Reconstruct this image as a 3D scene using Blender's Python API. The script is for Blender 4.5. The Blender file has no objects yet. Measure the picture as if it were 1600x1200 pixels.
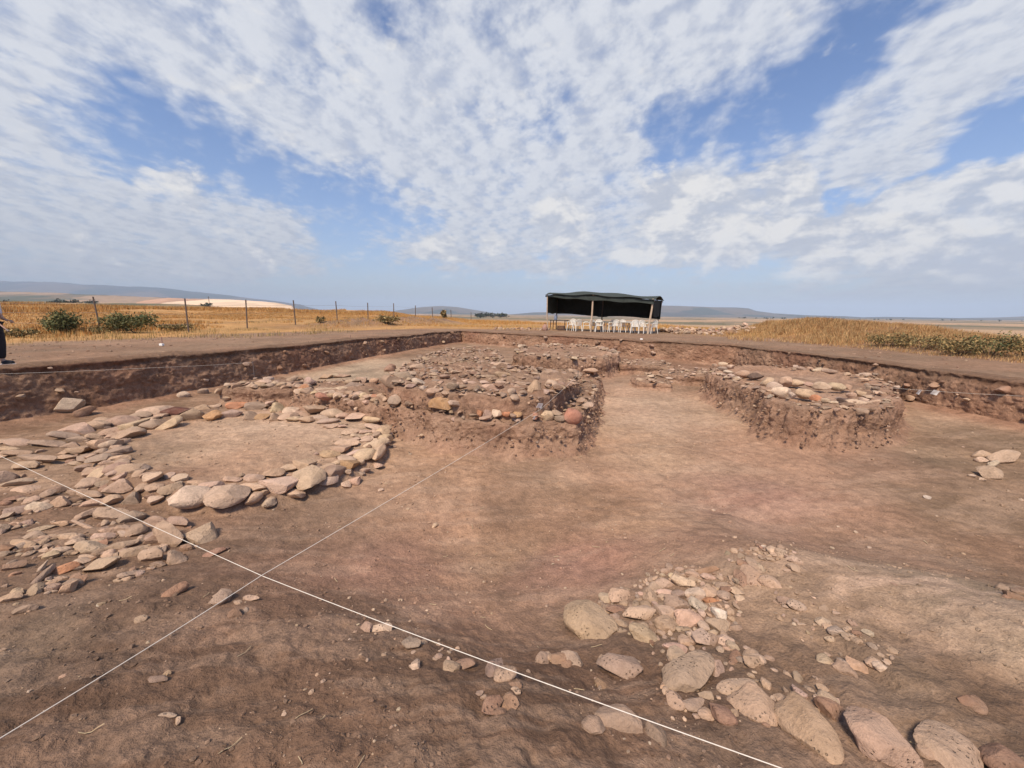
import bpy, bmesh, math, random
import numpy as np
from mathutils import Vector, Matrix

random.seed(7)
RNG = np.random.default_rng(11)
SC = bpy.context.scene
COL = SC.collection
R = math.radians

# ------------------------------------------------------------------ camera
F_PX, CX, CY = 603.0, 800.0, 600.0
PITCH, ROLL, EYE = R(10.34), R(0.6), 2.4
_f = np.array([0, math.cos(PITCH), -math.sin(PITCH)])
_u0 = np.array([0, math.sin(PITCH), math.cos(PITCH)])
_r0 = np.array([1.0, 0, 0])
_r = math.cos(ROLL)*_r0 + math.sin(ROLL)*_u0
_u = -math.sin(ROLL)*_r0 + math.cos(ROLL)*_u0
cam_d = bpy.data.cameras.new('camera')
cam = bpy.data.objects.new('camera', cam_d)
COL.objects.link(cam)
cam_d.sensor_width = 36.0
cam_d.lens = 36.0*F_PX/1600.0
cam_d.clip_start = 0.05
cam_d.clip_end = 30000
M = Matrix(((_r[0], _u[0], -_f[0], 0), (_r[1], _u[1], -_f[1], 0), (_r[2], _u[2], -_f[2], EYE), (0, 0, 0, 1)))
cam.matrix_world = M
SC.camera = cam

# ------------------------------------------------------------------ light
SUN_EL, SUN_AZ = R(55), math.atan2(-0.45, -0.89)          # azimuth from +Y towards +X
sun_dir = Vector((math.sin(SUN_AZ)*math.cos(SUN_EL), math.cos(SUN_AZ)*math.cos(SUN_EL), math.sin(SUN_EL)))
sl = bpy.data.lights.new('sun', 'SUN')
sl.energy = 2.8
sl.angle = R(13)
sl.color = (1.0, 0.84, 0.66)
so = bpy.data.objects.new('sun', sl)
so.rotation_euler = sun_dir.to_track_quat('Z', 'Y').to_euler()
so.location = (0, 0, 60)
COL.objects.link(so)
SC.view_settings.view_transform = 'Standard'
SC.view_settings.look = 'None'
SC.view_settings.gamma = 1
SC.view_settings.exposure = 0.95
SC.cycles.max_bounces = 6
SC.cycles.volume_bounces = 0

def ray(px, py):
    d = _f + _r*(px-CX)/F_PX - _u*(py-CY)/F_PX
    return d
def at_z(px, py, z):
    d = ray(px, py)
    t = (z-EYE)/d[2]
    return d[0]*t, d[1]*t
def lin(c):
    c = c/255.0
    return c/12.92 if c <= 0.04045 else ((c+0.055)/1.055)**2.4
def A(r, g, b, k=0.85):
    return (lin(r)*k, lin(g)*k, lin(b)*k, 1.0)

# ------------------------------------------------------------------ sky
class NT:
    def __init__(s, tree):
        s.t = tree; s.n = tree.nodes; s.l = tree.links
    def new(s, typ, **kw):
        n = s.n.new(typ)
        for k, v in kw.items(): setattr(n, k, v)
        return n
    def put(s, sock, v):
        if hasattr(v, 'links') or isinstance(v, bpy.types.NodeSocket): s.l.new(v, sock)
        else: sock.default_value = v
    def math(s, op, a, b=None, c=None, clamp=False):
        n = s.new('ShaderNodeMath', operation=op, use_clamp=clamp)
        s.put(n.inputs[0], a)
        if b is not None: s.put(n.inputs[1], b)
        if c is not None: s.put(n.inputs[2], c)
        return n.outputs[0]
    def vmath(s, op, a, b=None, out=0):
        n = s.new('ShaderNodeVectorMath', operation=op)
        s.put(n.inputs[0], a)
        if b is not None:
            if op == 'SCALE': s.put(n.inputs[3], b)
            else: s.put(n.inputs[1], b)
        return n.outputs['Value'] if op in ('DOT_PRODUCT', 'LENGTH', 'DISTANCE') else n.outputs[0]
    def rng(s, v, a, b, c=0.0, d=1.0, smooth=True):
        n = s.new('ShaderNodeMapRange', interpolation_type='SMOOTHSTEP' if smooth else 'LINEAR')
        s.put(n.inputs[0], v)
        for i, x in enumerate((a, b, c, d)): s.put(n.inputs[1+i], x)
        return n.outputs[0]
    def noise(s, vec, scale, detail=4, rough=0.55, dist=0.0, lac=2.0, out='Fac'):
        n = s.new('ShaderNodeTexNoise')
        s.put(n.inputs['Vector'], vec)
        n.inputs['Scale'].default_value = scale; n.inputs['Detail'].default_value = detail
        n.inputs['Roughness'].default_value = rough; n.inputs['Distortion'].default_value = dist
        n.inputs['Lacunarity'].default_value = lac
        return n.outputs[0] if out == 'Fac' else n.outputs[1]
    def mix(s, f, a, b, blend='MIX'):
        n = s.new('ShaderNodeMix', data_type='RGBA', blend_type=blend)
        s.put(n.inputs[0], f); s.put(n.inputs[6], a); s.put(n.inputs[7], b)
        return n.outputs[2]

world = bpy.data.worlds.new('World')
SC.world = world
world.use_nodes = True
w = NT(world.node_tree)
w.n.clear()
wout = w.new('ShaderNodeOutputWorld')
bg = w.new('ShaderNodeBackground')
bg.inputs[1].default_value = 0.095
w.l.new(bg.outputs[0], wout.inputs[0])
sky = w.new('ShaderNodeTexSky', sky_type='NISHITA')
sky.sun_disc = False
sky.sun_elevation = SUN_EL
sky.sun_rotation = SUN_AZ
sky.altitude = 600
sky.air_density = 1.0; sky.dust_density = 1.2; sky.ozone_density = 1.5
tc = w.new('ShaderNodeTexCoord')
sep = w.new('ShaderNodeSeparateXYZ')
w.l.new(tc.outputs['Generated'], sep.inputs[0])
zc = w.math('ADD', w.math('MAXIMUM', sep.outputs[2], 0.0), 0.20)
cmb = w.new('ShaderNodeCombineXYZ')
w.l.new(w.math('DIVIDE', sep.outputs[0], zc), cmb.inputs[0])
w.l.new(w.math('DIVIDE', sep.outputs[1], zc), cmb.inputs[1])
P = cmb.outputs[0]
# where in the sky the cloud sheet is thick and where it opens (directions; radius in degrees; weight)
SKY_BLOBS = [
 (60,60,17,.5),(230,120,15,.5),(400,110,15,.55),(560,150,14,.5),(700,90,14,.45),(480,230,9,.35),(640,250,11,.45),(760,290,10,.45),(870,290,9,.45),(700,330,6,.25),
 (950,60,14,.5),(1080,90,10,.4),(1190,50,10,.5),(1250,40,7,.4),(1110,140,6,.35),(1110,200,2.5,.4),(1140,100,6,.3),(980,150,9,.25),(1020,190,6,.3),(840,60,12,.35),
 (40,210,9,.35),(120,270,8,.35),(240,320,6,.35),(340,340,5,.35),(430,350,4,.3),(60,310,7,.3),(480,365,3,.2),(310,285,3,.35),
 (1060,300,7,.5),(1120,330,6,.5),(1190,330,5,.45),(950,350,5,.4),(1010,250,5,.35),(880,350,6,.35),
 (1330,240,8,.6),(1250,245,6,.5),(1420,180,10,.65),(1500,120,11,.65),(1570,60,12,.65),(1460,210,7,.5),(1380,130,6,.45),(1310,110,4,.35),(1400,250,6,.35),(1600,110,9,.4),
 (1340,375,5,.5),(1410,360,4,.45),(1480,335,4,.55),(1540,350,5,.5),(1600,350,5,.45),(1250,385,4,.3),(1450,390,7,.3),
 (690,385,3,.28),(760,380,3,.25),(660,370,3,.2),(405,410,1.6,.42),(310,398,2.2,.28),(160,398,2.0,.2),(230,270,2.5,.3),
 # openings
 (180,185,5,-.4),(270,222,5.5,-.6),(370,255,5.5,-.65),(470,300,5.5,-.65),(565,335,6,-.65),(650,352,4,-.45),(540,370,5,-.3),(560,15,4,-.35),(620,25,4,-.35),(850,160,4,-.28),(870,185,3,-.25),(760,20,3,-.3),
 (1050,235,5,-.6),(1140,220,5,-.45),(1200,170,5,-.5),(1265,110,5,-.5),(1330,45,5,-.5),(1390,20,4,-.3),(1180,265,3,-.3),(1240,290,4,-.3),
 (1400,308,3.5,-.5),(1500,302,4.5,-.55),(1585,300,5,-.55),(1290,312,3,-.45),(1590,230,6,-.6),(1530,275,6,-.5),(1470,300,4,-.45),(1330,320,4,-.45),(1560,165,3,-.25),(950,310,2.5,-.2),(1000,195,3,-.3),
]
cov = {True: None, False: None}
wn = w.new('ShaderNodeMapping'); w.l.new(P, wn.inputs['Vector'])
warp = w.vmath('SCALE', w.vmath('SUBTRACT', w.noise(wn.outputs[0], 1.5, 4, .6, 0, out='Color'), (.5, .5, .5)), .26)
DIRW = w.vmath('NORMALIZE', w.vmath('ADD', tc.outputs['Generated'], warp))
for (bx, by, rad, wt) in SKY_BLOBS:
    d = ray(bx, by); d = d/np.linalg.norm(d)
    t = w.vmath('DOT_PRODUCT', DIRW, tuple(d))
    f = w.rng(t, math.cos(R(rad*(1.5 if wt > 0 else 1.15))), math.cos(R(rad*0.1)), 0.0, wt if wt > 0 else wt*.8)
    cov[wt > 0] = f if cov[wt > 0] is None else w.math('ADD', cov[wt > 0], f)
cov = w.math('ADD', w.math('SUBTRACT', w.math('MINIMUM', cov[True], 0.60), 0.15), cov[False])
rot = w.new('ShaderNodeMapping'); rot.inputs['Rotation'].default_value = (0, 0, R(35)); rot.inputs['Scale'].default_value = (1.35, 1.05, 1.0)
w.l.new(P, rot.inputs['Vector'])
PR = rot.outputs[0]
def dens(off):
    q = w.vmath('ADD', PR, off)
    a = w.noise(q, 1.8, 6, 0.6, 0.2)
    b = w.noise(q, 7.5, 5, 0.55, 0.15)
    c = w.noise(q, 19.0, 4, 0.6, 0.1)
    s_ = w.math('MULTIPLY_ADD', w.math('SUBTRACT', a, 0.5), 1.0, w.math('MULTIPLY', w.math('SUBTRACT', b, 0.5), 1.10))
    s_ = w.math('MULTIPLY_ADD', w.math('SUBTRACT', c, 0.5), 0.50, s_)
    return w.math('ADD', s_, cov)
d0 = dens((0.0, 0.0, 0.0))
d1 = dens((-0.05, -0.05, 0.0))
alpha = w.math('MULTIPLY', w.rng(d0, -0.28, 0.50), 0.93)
shade = w.rng(w.math('SUBTRACT', d1, d0), -0.20, 0.28)
thick = w.rng(d0, 0.25, 0.95)
sh = w.math('MULTIPLY_ADD', shade, 0.75, w.math('MULTIPLY', thick, 0.25))
ccol = w.mix(sh, (4.35, 4.45, 4.7, 1), (2.75, 3.0, 3.65, 1))
skyc = w.mix(1.0, sky.outputs[0], (.72, .77, .89, 1), 'MULTIPLY')
c1 = w.mix(alpha, skyc, ccol)
hz = w.math('POWER', w.math('SUBTRACT', 1.0, w.math('MAXIMUM', sep.outputs[2], 0.0), clamp=True), 6.0)
c2 = w.mix(w.math('MULTIPLY', hz, 0.85), c1, (2.28, 2.36, 2.58, 1))
# heaped cumulus low over the horizon
CUM = [(1100,330,5,.5),(1190,332,4.5,.5),(1060,312,4,.4),(1340,375,4,.45),(1410,360,3.6,.5),(1480,337,4,.6),(1545,352,4,.5),(1610,352,4.5,.5),(1270,385,3.2,.35),(1700,345,6,.5),(405,410,1.5,.5),(308,398,1.9,.36),(305,287,2.0,.36),(238,275,1.6,.28),
 (690,388,2.6,.4),(765,385,2.2,.36),(640,372,1.8,.3),(1000,380,4,.4),(880,355,4.5,.4),(1130,385,4,.4),(150,398,2,.25),(1250,340,2,.3),(1220,310,3,.3)]
dw = w.vmath('NORMALIZE', w.vmath('ADD', tc.outputs['Generated'], w.vmath('SCALE', w.vmath('SUBTRACT', w.noise(tc.outputs['Generated'], 7, 3, .6, 0, out='Color'), (.5, .5, .5)), .10)))
cc = None
for (bx, by, rad, wt) in CUM:
    d = ray(bx, by); d = d/np.linalg.norm(d)
    f = w.rng(w.vmath('DOT_PRODUCT', dw, tuple(d)), math.cos(R(rad*1.45)), math.cos(R(rad*.1)), 0.0, wt)
    cc = f if cc is None else w.math('ADD', cc, f)
cc = w.math('SUBTRACT', w.math('MINIMUM', cc, .62), .22)
def cum(dz):
    q = w.vmath('MULTIPLY', w.vmath('ADD', tc.outputs['Generated'], (-.012*(dz > 0), 0, dz)), (1, 1, 1.9))
    n1 = w.noise(q, 9.0, 7, .58, .3); n2 = w.noise(q, 26.0, 5, .6, .2)
    return w.math('ADD', cc, w.math('MULTIPLY_ADD', w.math('SUBTRACT', n1, .5), 1.5, w.math('MULTIPLY', w.math('SUBTRACT', n2, .5), .6)))
k0 = cum(0.0); k1 = cum(0.03)
ca = w.math('MULTIPLY', w.rng(k0, -.08, .28), w.rng(sep.outputs[2], .02, .10, 0, .88))
cs_ = w.rng(w.math('SUBTRACT', k1, k0), -.20, .20)
c3 = w.mix(ca, c2, w.mix(cs_, (4.75, 4.65, 4.55, 1), (2.85, 3.05, 3.55, 1)))
w.l.new(c3, bg.inputs[0])

# ------------------------------------------------------------------ numpy helpers
def h3(ix, iy, iz, seed=0):
    n = (ix.astype(np.uint32)*np.uint32(374761393) + iy.astype(np.uint32)*np.uint32(668265263)
         + iz.astype(np.uint32)*np.uint32(2147483647) + np.uint32(seed*144665 + 1013))
    n = (n ^ (n >> np.uint32(13)))*np.uint32(1274126177)
    n = (n ^ (n >> np.uint32(15)))*np.uint32(2246822519)
    return ((n ^ (n >> np.uint32(16))) & np.uint32(0xFFFFFF)).astype(np.float32)/np.float32(16777215.0)
def vn2(x, y, seed=0):
    x0 = np.floor(x); y0 = np.floor(y); fx = (x-x0); fy = (y-y0)
    ix = x0.astype(np.int64); iy = y0.astype(np.int64); z = np.zeros_like(ix)
    fx = fx*fx*(3-2*fx); fy = fy*fy*(3-2*fy)
    a = h3(ix, iy, z, seed); b = h3(ix+1, iy, z, seed); c = h3(ix, iy+1, z, seed); d = h3(ix+1, iy+1, z, seed)
    return (a*(1-fx)+b*fx)*(1-fy) + (c*(1-fx)+d*fx)*fy - 0.5
def vn3(x, y, z, seed=0):
    x0 = np.floor(x); y0 = np.floor(y); z0 = np.floor(z); fx = x-x0; fy = y-y0; fz = z-z0
    ix = x0.astype(np.int64); iy = y0.astype(np.int64); iz = z0.astype(np.int64)
    fx = fx*fx*(3-2*fx); fy = fy*fy*(3-2*fy); fz = fz*fz*(3-2*fz)
    def lay(k):
        a = h3(ix, iy, k, seed); b = h3(ix+1, iy, k, seed); c = h3(ix, iy+1, k, seed); d = h3(ix+1, iy+1, k, seed)
        return (a*(1-fx)+b*fx)*(1-fy) + (c*(1-fx)+d*fx)*fy
    return lay(iz)*(1-fz) + lay(iz+1)*fz - 0.5
def fbm2(x, y, s, o=3, seed=0, g=0.5):
    r = 0; a = 1.0
    for i in range(o):
        r = r + a*vn2(x*s+i*17.3, y*s-i*9.1, seed+i); s *= 2.07; a *= g
    return r
def fbm3(x, y, z, s, o=3, seed=0, g=0.5):
    r = 0; a = 1.0
    for i in range(o):
        r = r + a*vn3(x*s+i*17.3, y*s-i*9.1, z*s+i*5.7, seed+i); s *= 2.07; a *= g
    return r
def sstep(a, b, v):
    t = np.clip((v-a)/(b-a), 0, 1)
    return t*t*(3-2*t)
def poly_sd(x, y, poly):
    """signed distance to a closed polygon, positive inside"""
    d = np.full(x.shape, 1e9); ins = np.zeros(x.shape, bool)
    n = len(poly)
    for i in range(n):
        ax, ay = poly[i]; bx, by = poly[(i+1) % n]
        ex, ey = bx-ax, by-ay
        L = ex*ex+ey*ey + 1e-12
        t = np.clip(((x-ax)*ex+(y-ay)*ey)/L, 0, 1)
        d = np.minimum(d, (x-ax-t*ex)**2 + (y-ay-t*ey)**2)
        c = ((ay > y) != (by > y))
        with np.errstate(divide='ignore', invalid='ignore'):
            xx = (bx-ax)*(y-ay)/(by-ay if by != ay else 1e-9) + ax
        ins ^= (c & (x < xx))
    return np.where(ins, 1, -1)*np.sqrt(d)
def pz(pts, z):
    return [at_z(a, b, z) for a, b in pts]

# ------------------------------------------------------------------ terrain shape
TRENCH = pz([(0,577),(400,545),(720,517),(1150,541),(1600,597)], 1.2)
_a, _b = np.array(TRENCH[0]), np.array(TRENCH[2]); _d = (_a-_b)/np.linalg.norm(_a-_b)
_c, _e = np.array(TRENCH[3]), np.array(TRENCH[4]); _g = (_e-_c)/np.linalg.norm(_e-_c)
TRENCH = [tuple(_a+_d*14)] + TRENCH + [tuple(_e+_g*12)]
def jitter_line(pts, step, amp):
    out = []
    for a, b in zip(pts, pts[1:]):
        a, b = np.array(a), np.array(b); L = np.linalg.norm(b-a); n = max(1, int(L/step))
        for i in range(n):
            q = a+(b-a)*i/n
            nr = np.array([(b-a)[1], -(b-a)[0]])/L
            k = amp*float(vn2(np.array([q[0]*.9]), np.array([q[1]*.9]), 19)[0])*2
            out.append(tuple(q+nr*k))
    out.append(tuple(pts[-1]))
    return out
TRENCH = jitter_line(TRENCH, 1.1, .16)
CTRL = [(0,650,.08),(100,648,.08),(300,620,.1),(390,608,.12),(520,572,.25),(620,552,.35),(700,540,.38),(800,545,.38),(1000,562,.38),(1110,592,.33),(1410,622,.35),(1600,668,.38),
 (700,720,.05),(950,800,.05),(925,715,.05),(1000,640,.15),(1100,630,.2),(1200,700,.12),(1420,695,.22),(1500,750,.22),(1595,780,.2),(1300,800,.1),(1100,800,.08),(800,830,.06),(600,800,.05),(620,690,.05),(450,800,.05),
 (330,690,.1),(250,720,.12),(450,680,.1),(150,700,.14),(20,700,.12),(170,650,.08),
 (330,850,.18),(150,880,.28),(0,950,.42),(0,820,.25),(0,740,.15),(200,800,.18),(410,930,.42),(500,965,.52),(600,1010,.62),(700,1040,.66),(400,1100,.72),(100,1100,.72),(0,1190,.78),(800,1190,.82),(600,1190,.82),(850,1110,.7),(470,870,.16),(620,930,.2),(750,970,.22),(860,1020,.34),
 (900,980,.28),(880,900,.12),(1050,900,.3),(1160,855,.40),(1150,950,.42),(1050,1050,.5),(1000,1130,.62),(1200,1150,.66),(1400,1150,.66),(1590,1190,.68),(1400,1000,.54),(1300,893,.52),(1590,1050,.6),(1590,945,.66),(1450,915,.58),(1240,868,.47),
 (1180,834,.12),(1320,860,.14),(1460,888,.17),(1590,908,.2)]
CP = [(*at_z(a, b, c), c) for a, b, c in CTRL]
CP += [(0,0,.85),(0,-1.2,.95),(-3,0.2,.82),(3,0.2,.78),(-4,-2,.95),(4,-2,.95),(-12,2,.3),(-10,-3,.7),(9,2,.45),(9,-2,.7),(-14,6,.1),(0,-4,1.0)]
CP = np.array(CP)
def tps_fit(xy, v, lam):
    n = len(xy)
    d = np.sqrt(((xy[:, None]-xy[None])**2).sum(-1))+1e-9
    K = d*d*np.log(d)+lam*np.eye(n)
    Pm = np.c_[np.ones(n), xy]
    Amat = np.block([[K, Pm], [Pm.T, np.zeros((3, 3))]])
    return np.linalg.solve(Amat, np.r_[v, np.zeros((3,)+v.shape[1:])])
WZ = tps_fit(CP[:, :2], CP[:, 2], 0.02)
def tps_eval(x, y, xy, W):
    out = W[len(xy)] + W[len(xy)+1]*x + W[len(xy)+2]*y
    for (cx_, cy_), wt in zip(xy, W):
        r2 = (x-cx_)**2+(y-cy_)**2+1e-9
        out = out + wt*0.5*r2*np.log(r2)
    return out
# low ring platform of fill inside the stone ring
RING = pz([(150,756),(215,776),(285,792),(350,792),(425,775),(495,757),(550,738),(592,714),(610,688),(611,670),(585,650),(530,636),(470,630),(390,628),(320,634),(255,646),(205,662),(160,688),(120,720)], .22)
def surf(x, y):
    r = np.hypot(x, y); az = np.degrees(np.arctan2(x, y))
    z = 1.2 + 0.05*fbm2(x, y, .35, 3, 3)
    rise = sstep(-6, -22, az)
    z = z + rise*0.030*np.clip(r-30, 0, 42)*(1+0.25*fbm2(x, y, .03, 2, 5)) + rise*0.32*fbm2(x, y, .09, 3, 41)*sstep(28, 38, r)
    bank = np.exp(-((x-17.6-0.5*fbm2(x, y, .2, 2, 8))/2.1)**2)*sstep(9.5, 19, y)*sstep(31, 25, y)
    z = z + 0.72*bank*(1+0.5*fbm2(x, y, .5, 3, 9))
    z = z - 0.10*np.clip(x-20, 0, 60)*sstep(-5, 10, y)
    z = z + .55*np.exp(-((np.abs((x+13.4)*.91-(y-30)*.41)-0.0)/1.3)**2)*sstep(26, 31, y)*sstep(48, 42, y)*sstep(-20,-15,x)*(1+.6*fbm2(x, y, .6, 3, 44))
    fall = sstep(75, 330, r)
    z = z*(1-fall) - 11.0*fall
    mid = np.exp(-((az-12)/16)**2)*np.clip(r-34, 0, 60)*0.012
    return z - mid
def floor_in(x, y):
    z = tps_eval(x, y, CP[:, :2], WZ)
    sd = poly_sd(x, y, RING)
    return np.clip(z, -0.1, 1.25) + 0.14*sstep(-0.05, 0.22, sd)
def terrain(x, y, detail=True):
    x = np.asarray(x, float); y = np.asarray(y, float)
    z = surf(x, y)
    near = (np.hypot(x, y) < 34)
    sd = np.full(x.shape, -9.0); sd[near] = poly_sd(x[near], y[near], TRENCH)
    sd = sd + np.where(near, 0.05*fbm2(x, y, 2.0, 3, 21), 0)
    k = sd > -0.3
    fl = np.zeros(x.shape); fl[k] = floor_in(x[k], y[k])
    ww = sstep(-0.30, -0.02, sd)*0.90 + sstep(0.15, 0.75, sd)*0.10
    z = z*(1-ww) + fl*ww
    # rounded lip, a little loose spoil along the edge
    z = z + 0.05*np.exp(-((sd+0.35)/0.35)**2)*(1+1.5*fbm2(x, y, 1.5, 3, 24))
    if detail:
        r = np.hypot(x, y)
        amp = np.where(sd > 0.5, 1.0, 0.8)*np.clip(1.6-r/14, 0.35, 1.2)
        z = z + amp*(0.045*fbm2(x, y, 1.3, 3, 31) + 0.020*fbm2(x, y, 6.0, 3, 33))
        fg = sstep(3.2, 1.6, y)*sstep(9, 5, r)                    # rough loose earth near the camera
        z = z + fg*(0.030*fbm2(x, y, 9.0, 3, 35, .6))
    return z, sd
# ------------------------------------------------------------------ mesh / object helpers
def link(name, me, parent=None):
    o = bpy.data.objects.new(name, me); COL.objects.link(o)
    if parent is not None: o.parent = parent
    return o
def tag(o, label=None, cat=None, group=None, kind=None):
    if label: o['label'] = label
    if cat: o['category'] = cat
    if group: o['group'] = group
    if kind: o['kind'] = kind
    return o
def np_mesh(name, V, faces, mat=None, col=None, smooth=False, nside=None):
    """faces: (n,k) int array of equal sided polygons"""
    me = bpy.data.meshes.new(name)
    V = np.asarray(V, np.float32); Fc = np.asarray(faces, np.int32)
    n, k = Fc.shape
    me.vertices.add(len(V)); me.vertices.foreach_set('co', V.ravel())
    me.loops.add(n*k); me.loops.foreach_set('vertex_index', Fc.ravel())
    me.polygons.add(n); me.polygons.foreach_set('loop_start', np.arange(0, n*k, k, dtype=np.int32))
    try: me.polygons.foreach_set('loop_total', np.full(n, k, np.int32))
    except Exception: pass
    if smooth: me.polygons.foreach_set('use_smooth', np.ones(n, bool))
    if col is not None:
        at = me.color_attributes.new('Col', 'FLOAT_COLOR', 'POINT')
        c = np.ones((len(V), 4), np.float32); c[:, :3] = col[:, :3]
        at.data.foreach_set('color', c.ravel())
    me.update(calc_edges=True); me.validate()
    if mat: me.materials.append(mat)
    return me
def mat_new(name):
    m = bpy.data.materials.new(name); m.use_nodes = True
    t = NT(m.node_tree); t.n.clear()
    out = t.new('ShaderNodeOutputMaterial'); b = t.new('ShaderNodeBsdfPrincipled')
    t.l.new(b.outputs[0], out.inputs[0])
    b.inputs['Roughness'].default_value = 0.95
    b.inputs['Specular IOR Level'].default_value = 0.15
    return m, t, b
def plain_mat(name, col, rough=0.6, var=0.15, scale=20, spec=0.3, bump=0.0, trans=0.0):
    m, t, b = mat_new(name)
    g = t.new('ShaderNodeTexCoord').outputs['Object']
    n = t.noise(g, scale, 4, .6)
    f = t.rng(n, .25, .75, 1-var, 1+var, False)
    t.l.new(t.vmath('SCALE', tuple(col[:3]), f), b.inputs['Base Color'])
    b.inputs['Roughness'].default_value = rough; b.inputs['Specular IOR Level'].default_value = spec
    if bump:
        bp = t.new('ShaderNodeBump'); bp.inputs['Strength'].default_value = bump; bp.inputs['Distance'].default_value = .02
        t.l.new(n, bp.inputs['Height']); t.l.new(bp.outputs[0], b.inputs['Normal'])
    return m

def earth_mat(name, s1=1.0):
    m, t, b = mat_new(name)
    pos = t.new('ShaderNodeNewGeometry').outputs['Position']
    at = t.new('ShaderNodeAttribute', attribute_name='Col').outputs['Color']
    n1 = t.noise(pos, 1.3, 5, .6, .4)
    n2 = t.noise(pos, 9.0, 6, .65)
    n3 = t.noise(pos, 60.0, 4, .7)
    v = t.new('ShaderNodeTexVoronoi'); t.l.new(pos, v.inputs['Vector']); v.inputs['Scale'].default_value = 38
    spk = t.rng(v.outputs['Distance'], .06, .16, 1.0, 0.0)
    pick = t.rng(t.noise(pos, 11.0, 2), .52, .62)
    f = t.math('MULTIPLY', t.rng(n1, .28, .72, .80, 1.18, False), t.rng(n2, .25, .75, .68, 1.30, False))
    f = t.math('MULTIPLY', f, t.rng(n3, .25, .75, .66, 1.32, False))
    c = t.vmath('SCALE', at, f)
    # small pale grit and crumbs
    c = t.mix(t.math('MULTIPLY', t.math('MULTIPLY', spk, pick), .35), c, (.42, .33, .26, 1))
    # slight hue drift between greyer and redder soil
    hue = t.rng(t.noise(pos, .55, 3, .5), .35, .65)
    c = t.mix(1.0, c, t.mix(hue, (1.02, .99, .97, 1), (.98, 1.01, 1.01, 1)), 'MULTIPLY')
    t.l.new(c, b.inputs['Base Color'])
    h = t.math('MULTIPLY_ADD', n3, .35, t.math('MULTIPLY_ADD', n2, 1.2, t.math('MULTIPLY', spk, t.math('MULTIPLY', pick, .25))))
    bp = t.new('ShaderNodeBump'); bp.inputs['Strength'].default_value = .9; bp.inputs['Distance'].default_value = .036*s1
    t.l.new(h, bp.inputs['Height']); t.l.new(bp.outputs[0], b.inputs['Normal'])
    return m
M_EARTH = earth_mat('earth')
M_EARTH_CUT = earth_mat('earth_cut', 1.6)

KA = 0.77
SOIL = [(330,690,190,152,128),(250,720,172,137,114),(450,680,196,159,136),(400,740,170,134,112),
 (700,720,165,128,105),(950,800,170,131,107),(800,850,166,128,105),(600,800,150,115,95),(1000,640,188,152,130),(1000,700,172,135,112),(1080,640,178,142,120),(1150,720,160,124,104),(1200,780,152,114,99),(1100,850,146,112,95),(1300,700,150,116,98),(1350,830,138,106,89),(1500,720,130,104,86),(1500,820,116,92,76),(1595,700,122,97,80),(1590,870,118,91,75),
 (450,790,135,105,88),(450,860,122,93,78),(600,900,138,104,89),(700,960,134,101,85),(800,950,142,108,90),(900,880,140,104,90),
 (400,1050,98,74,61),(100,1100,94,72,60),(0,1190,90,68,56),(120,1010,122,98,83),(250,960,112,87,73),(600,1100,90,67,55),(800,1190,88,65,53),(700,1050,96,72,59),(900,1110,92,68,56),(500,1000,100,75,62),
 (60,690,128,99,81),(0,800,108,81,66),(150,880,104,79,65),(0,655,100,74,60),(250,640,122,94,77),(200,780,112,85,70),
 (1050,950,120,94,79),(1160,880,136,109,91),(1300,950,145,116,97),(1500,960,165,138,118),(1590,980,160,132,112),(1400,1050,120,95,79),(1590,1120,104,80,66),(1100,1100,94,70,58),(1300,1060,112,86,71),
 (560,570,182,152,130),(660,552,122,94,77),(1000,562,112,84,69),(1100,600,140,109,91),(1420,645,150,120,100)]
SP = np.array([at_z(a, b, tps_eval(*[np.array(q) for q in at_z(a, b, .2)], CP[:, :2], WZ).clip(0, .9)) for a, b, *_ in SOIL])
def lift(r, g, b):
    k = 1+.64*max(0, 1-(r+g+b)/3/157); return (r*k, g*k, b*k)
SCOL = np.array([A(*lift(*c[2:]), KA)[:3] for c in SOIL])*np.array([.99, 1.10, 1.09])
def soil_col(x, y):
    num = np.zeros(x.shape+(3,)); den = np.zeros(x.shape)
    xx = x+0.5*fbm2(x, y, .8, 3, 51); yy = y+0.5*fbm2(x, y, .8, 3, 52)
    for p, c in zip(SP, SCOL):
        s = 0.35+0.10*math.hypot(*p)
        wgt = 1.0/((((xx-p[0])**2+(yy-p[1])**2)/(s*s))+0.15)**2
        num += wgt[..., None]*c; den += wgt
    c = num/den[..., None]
    hump = np.exp(-((y-2.42+.13*(x-3))/.34)**2)*sstep(1.6, 3.2, x)*1.25
    crust = sstep(-.02, .30, fbm2(x*.7+y*.4, y*3.4-x*.5, 1.7, 4, 55, .65))*(.75*hump+.22)
    c = c*(1-crust[..., None]*.75)+np.array(A(214,184,160,KA)[:3])*crust[..., None]*.75
    dark = sstep(.10, .38, fbm2(x, y, .9, 4, 57))*.35
    return c*(1-dark[..., None]*.6)
C_ROAD = np.array(A(152,124,102,KA)[:3]); C_LIP = np.array(A(122,95,77,KA)[:3]); C_CUT = np.array(A(146,112,91,KA)[:3]); C_CUT2 = np.array(A(178,143,119,KA)[:3])
C_STRAW = np.array(A(190,148,98,KA)[:3]); C_STRAW2 = np.array(A(170,140,100,KA)[:3])
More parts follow.
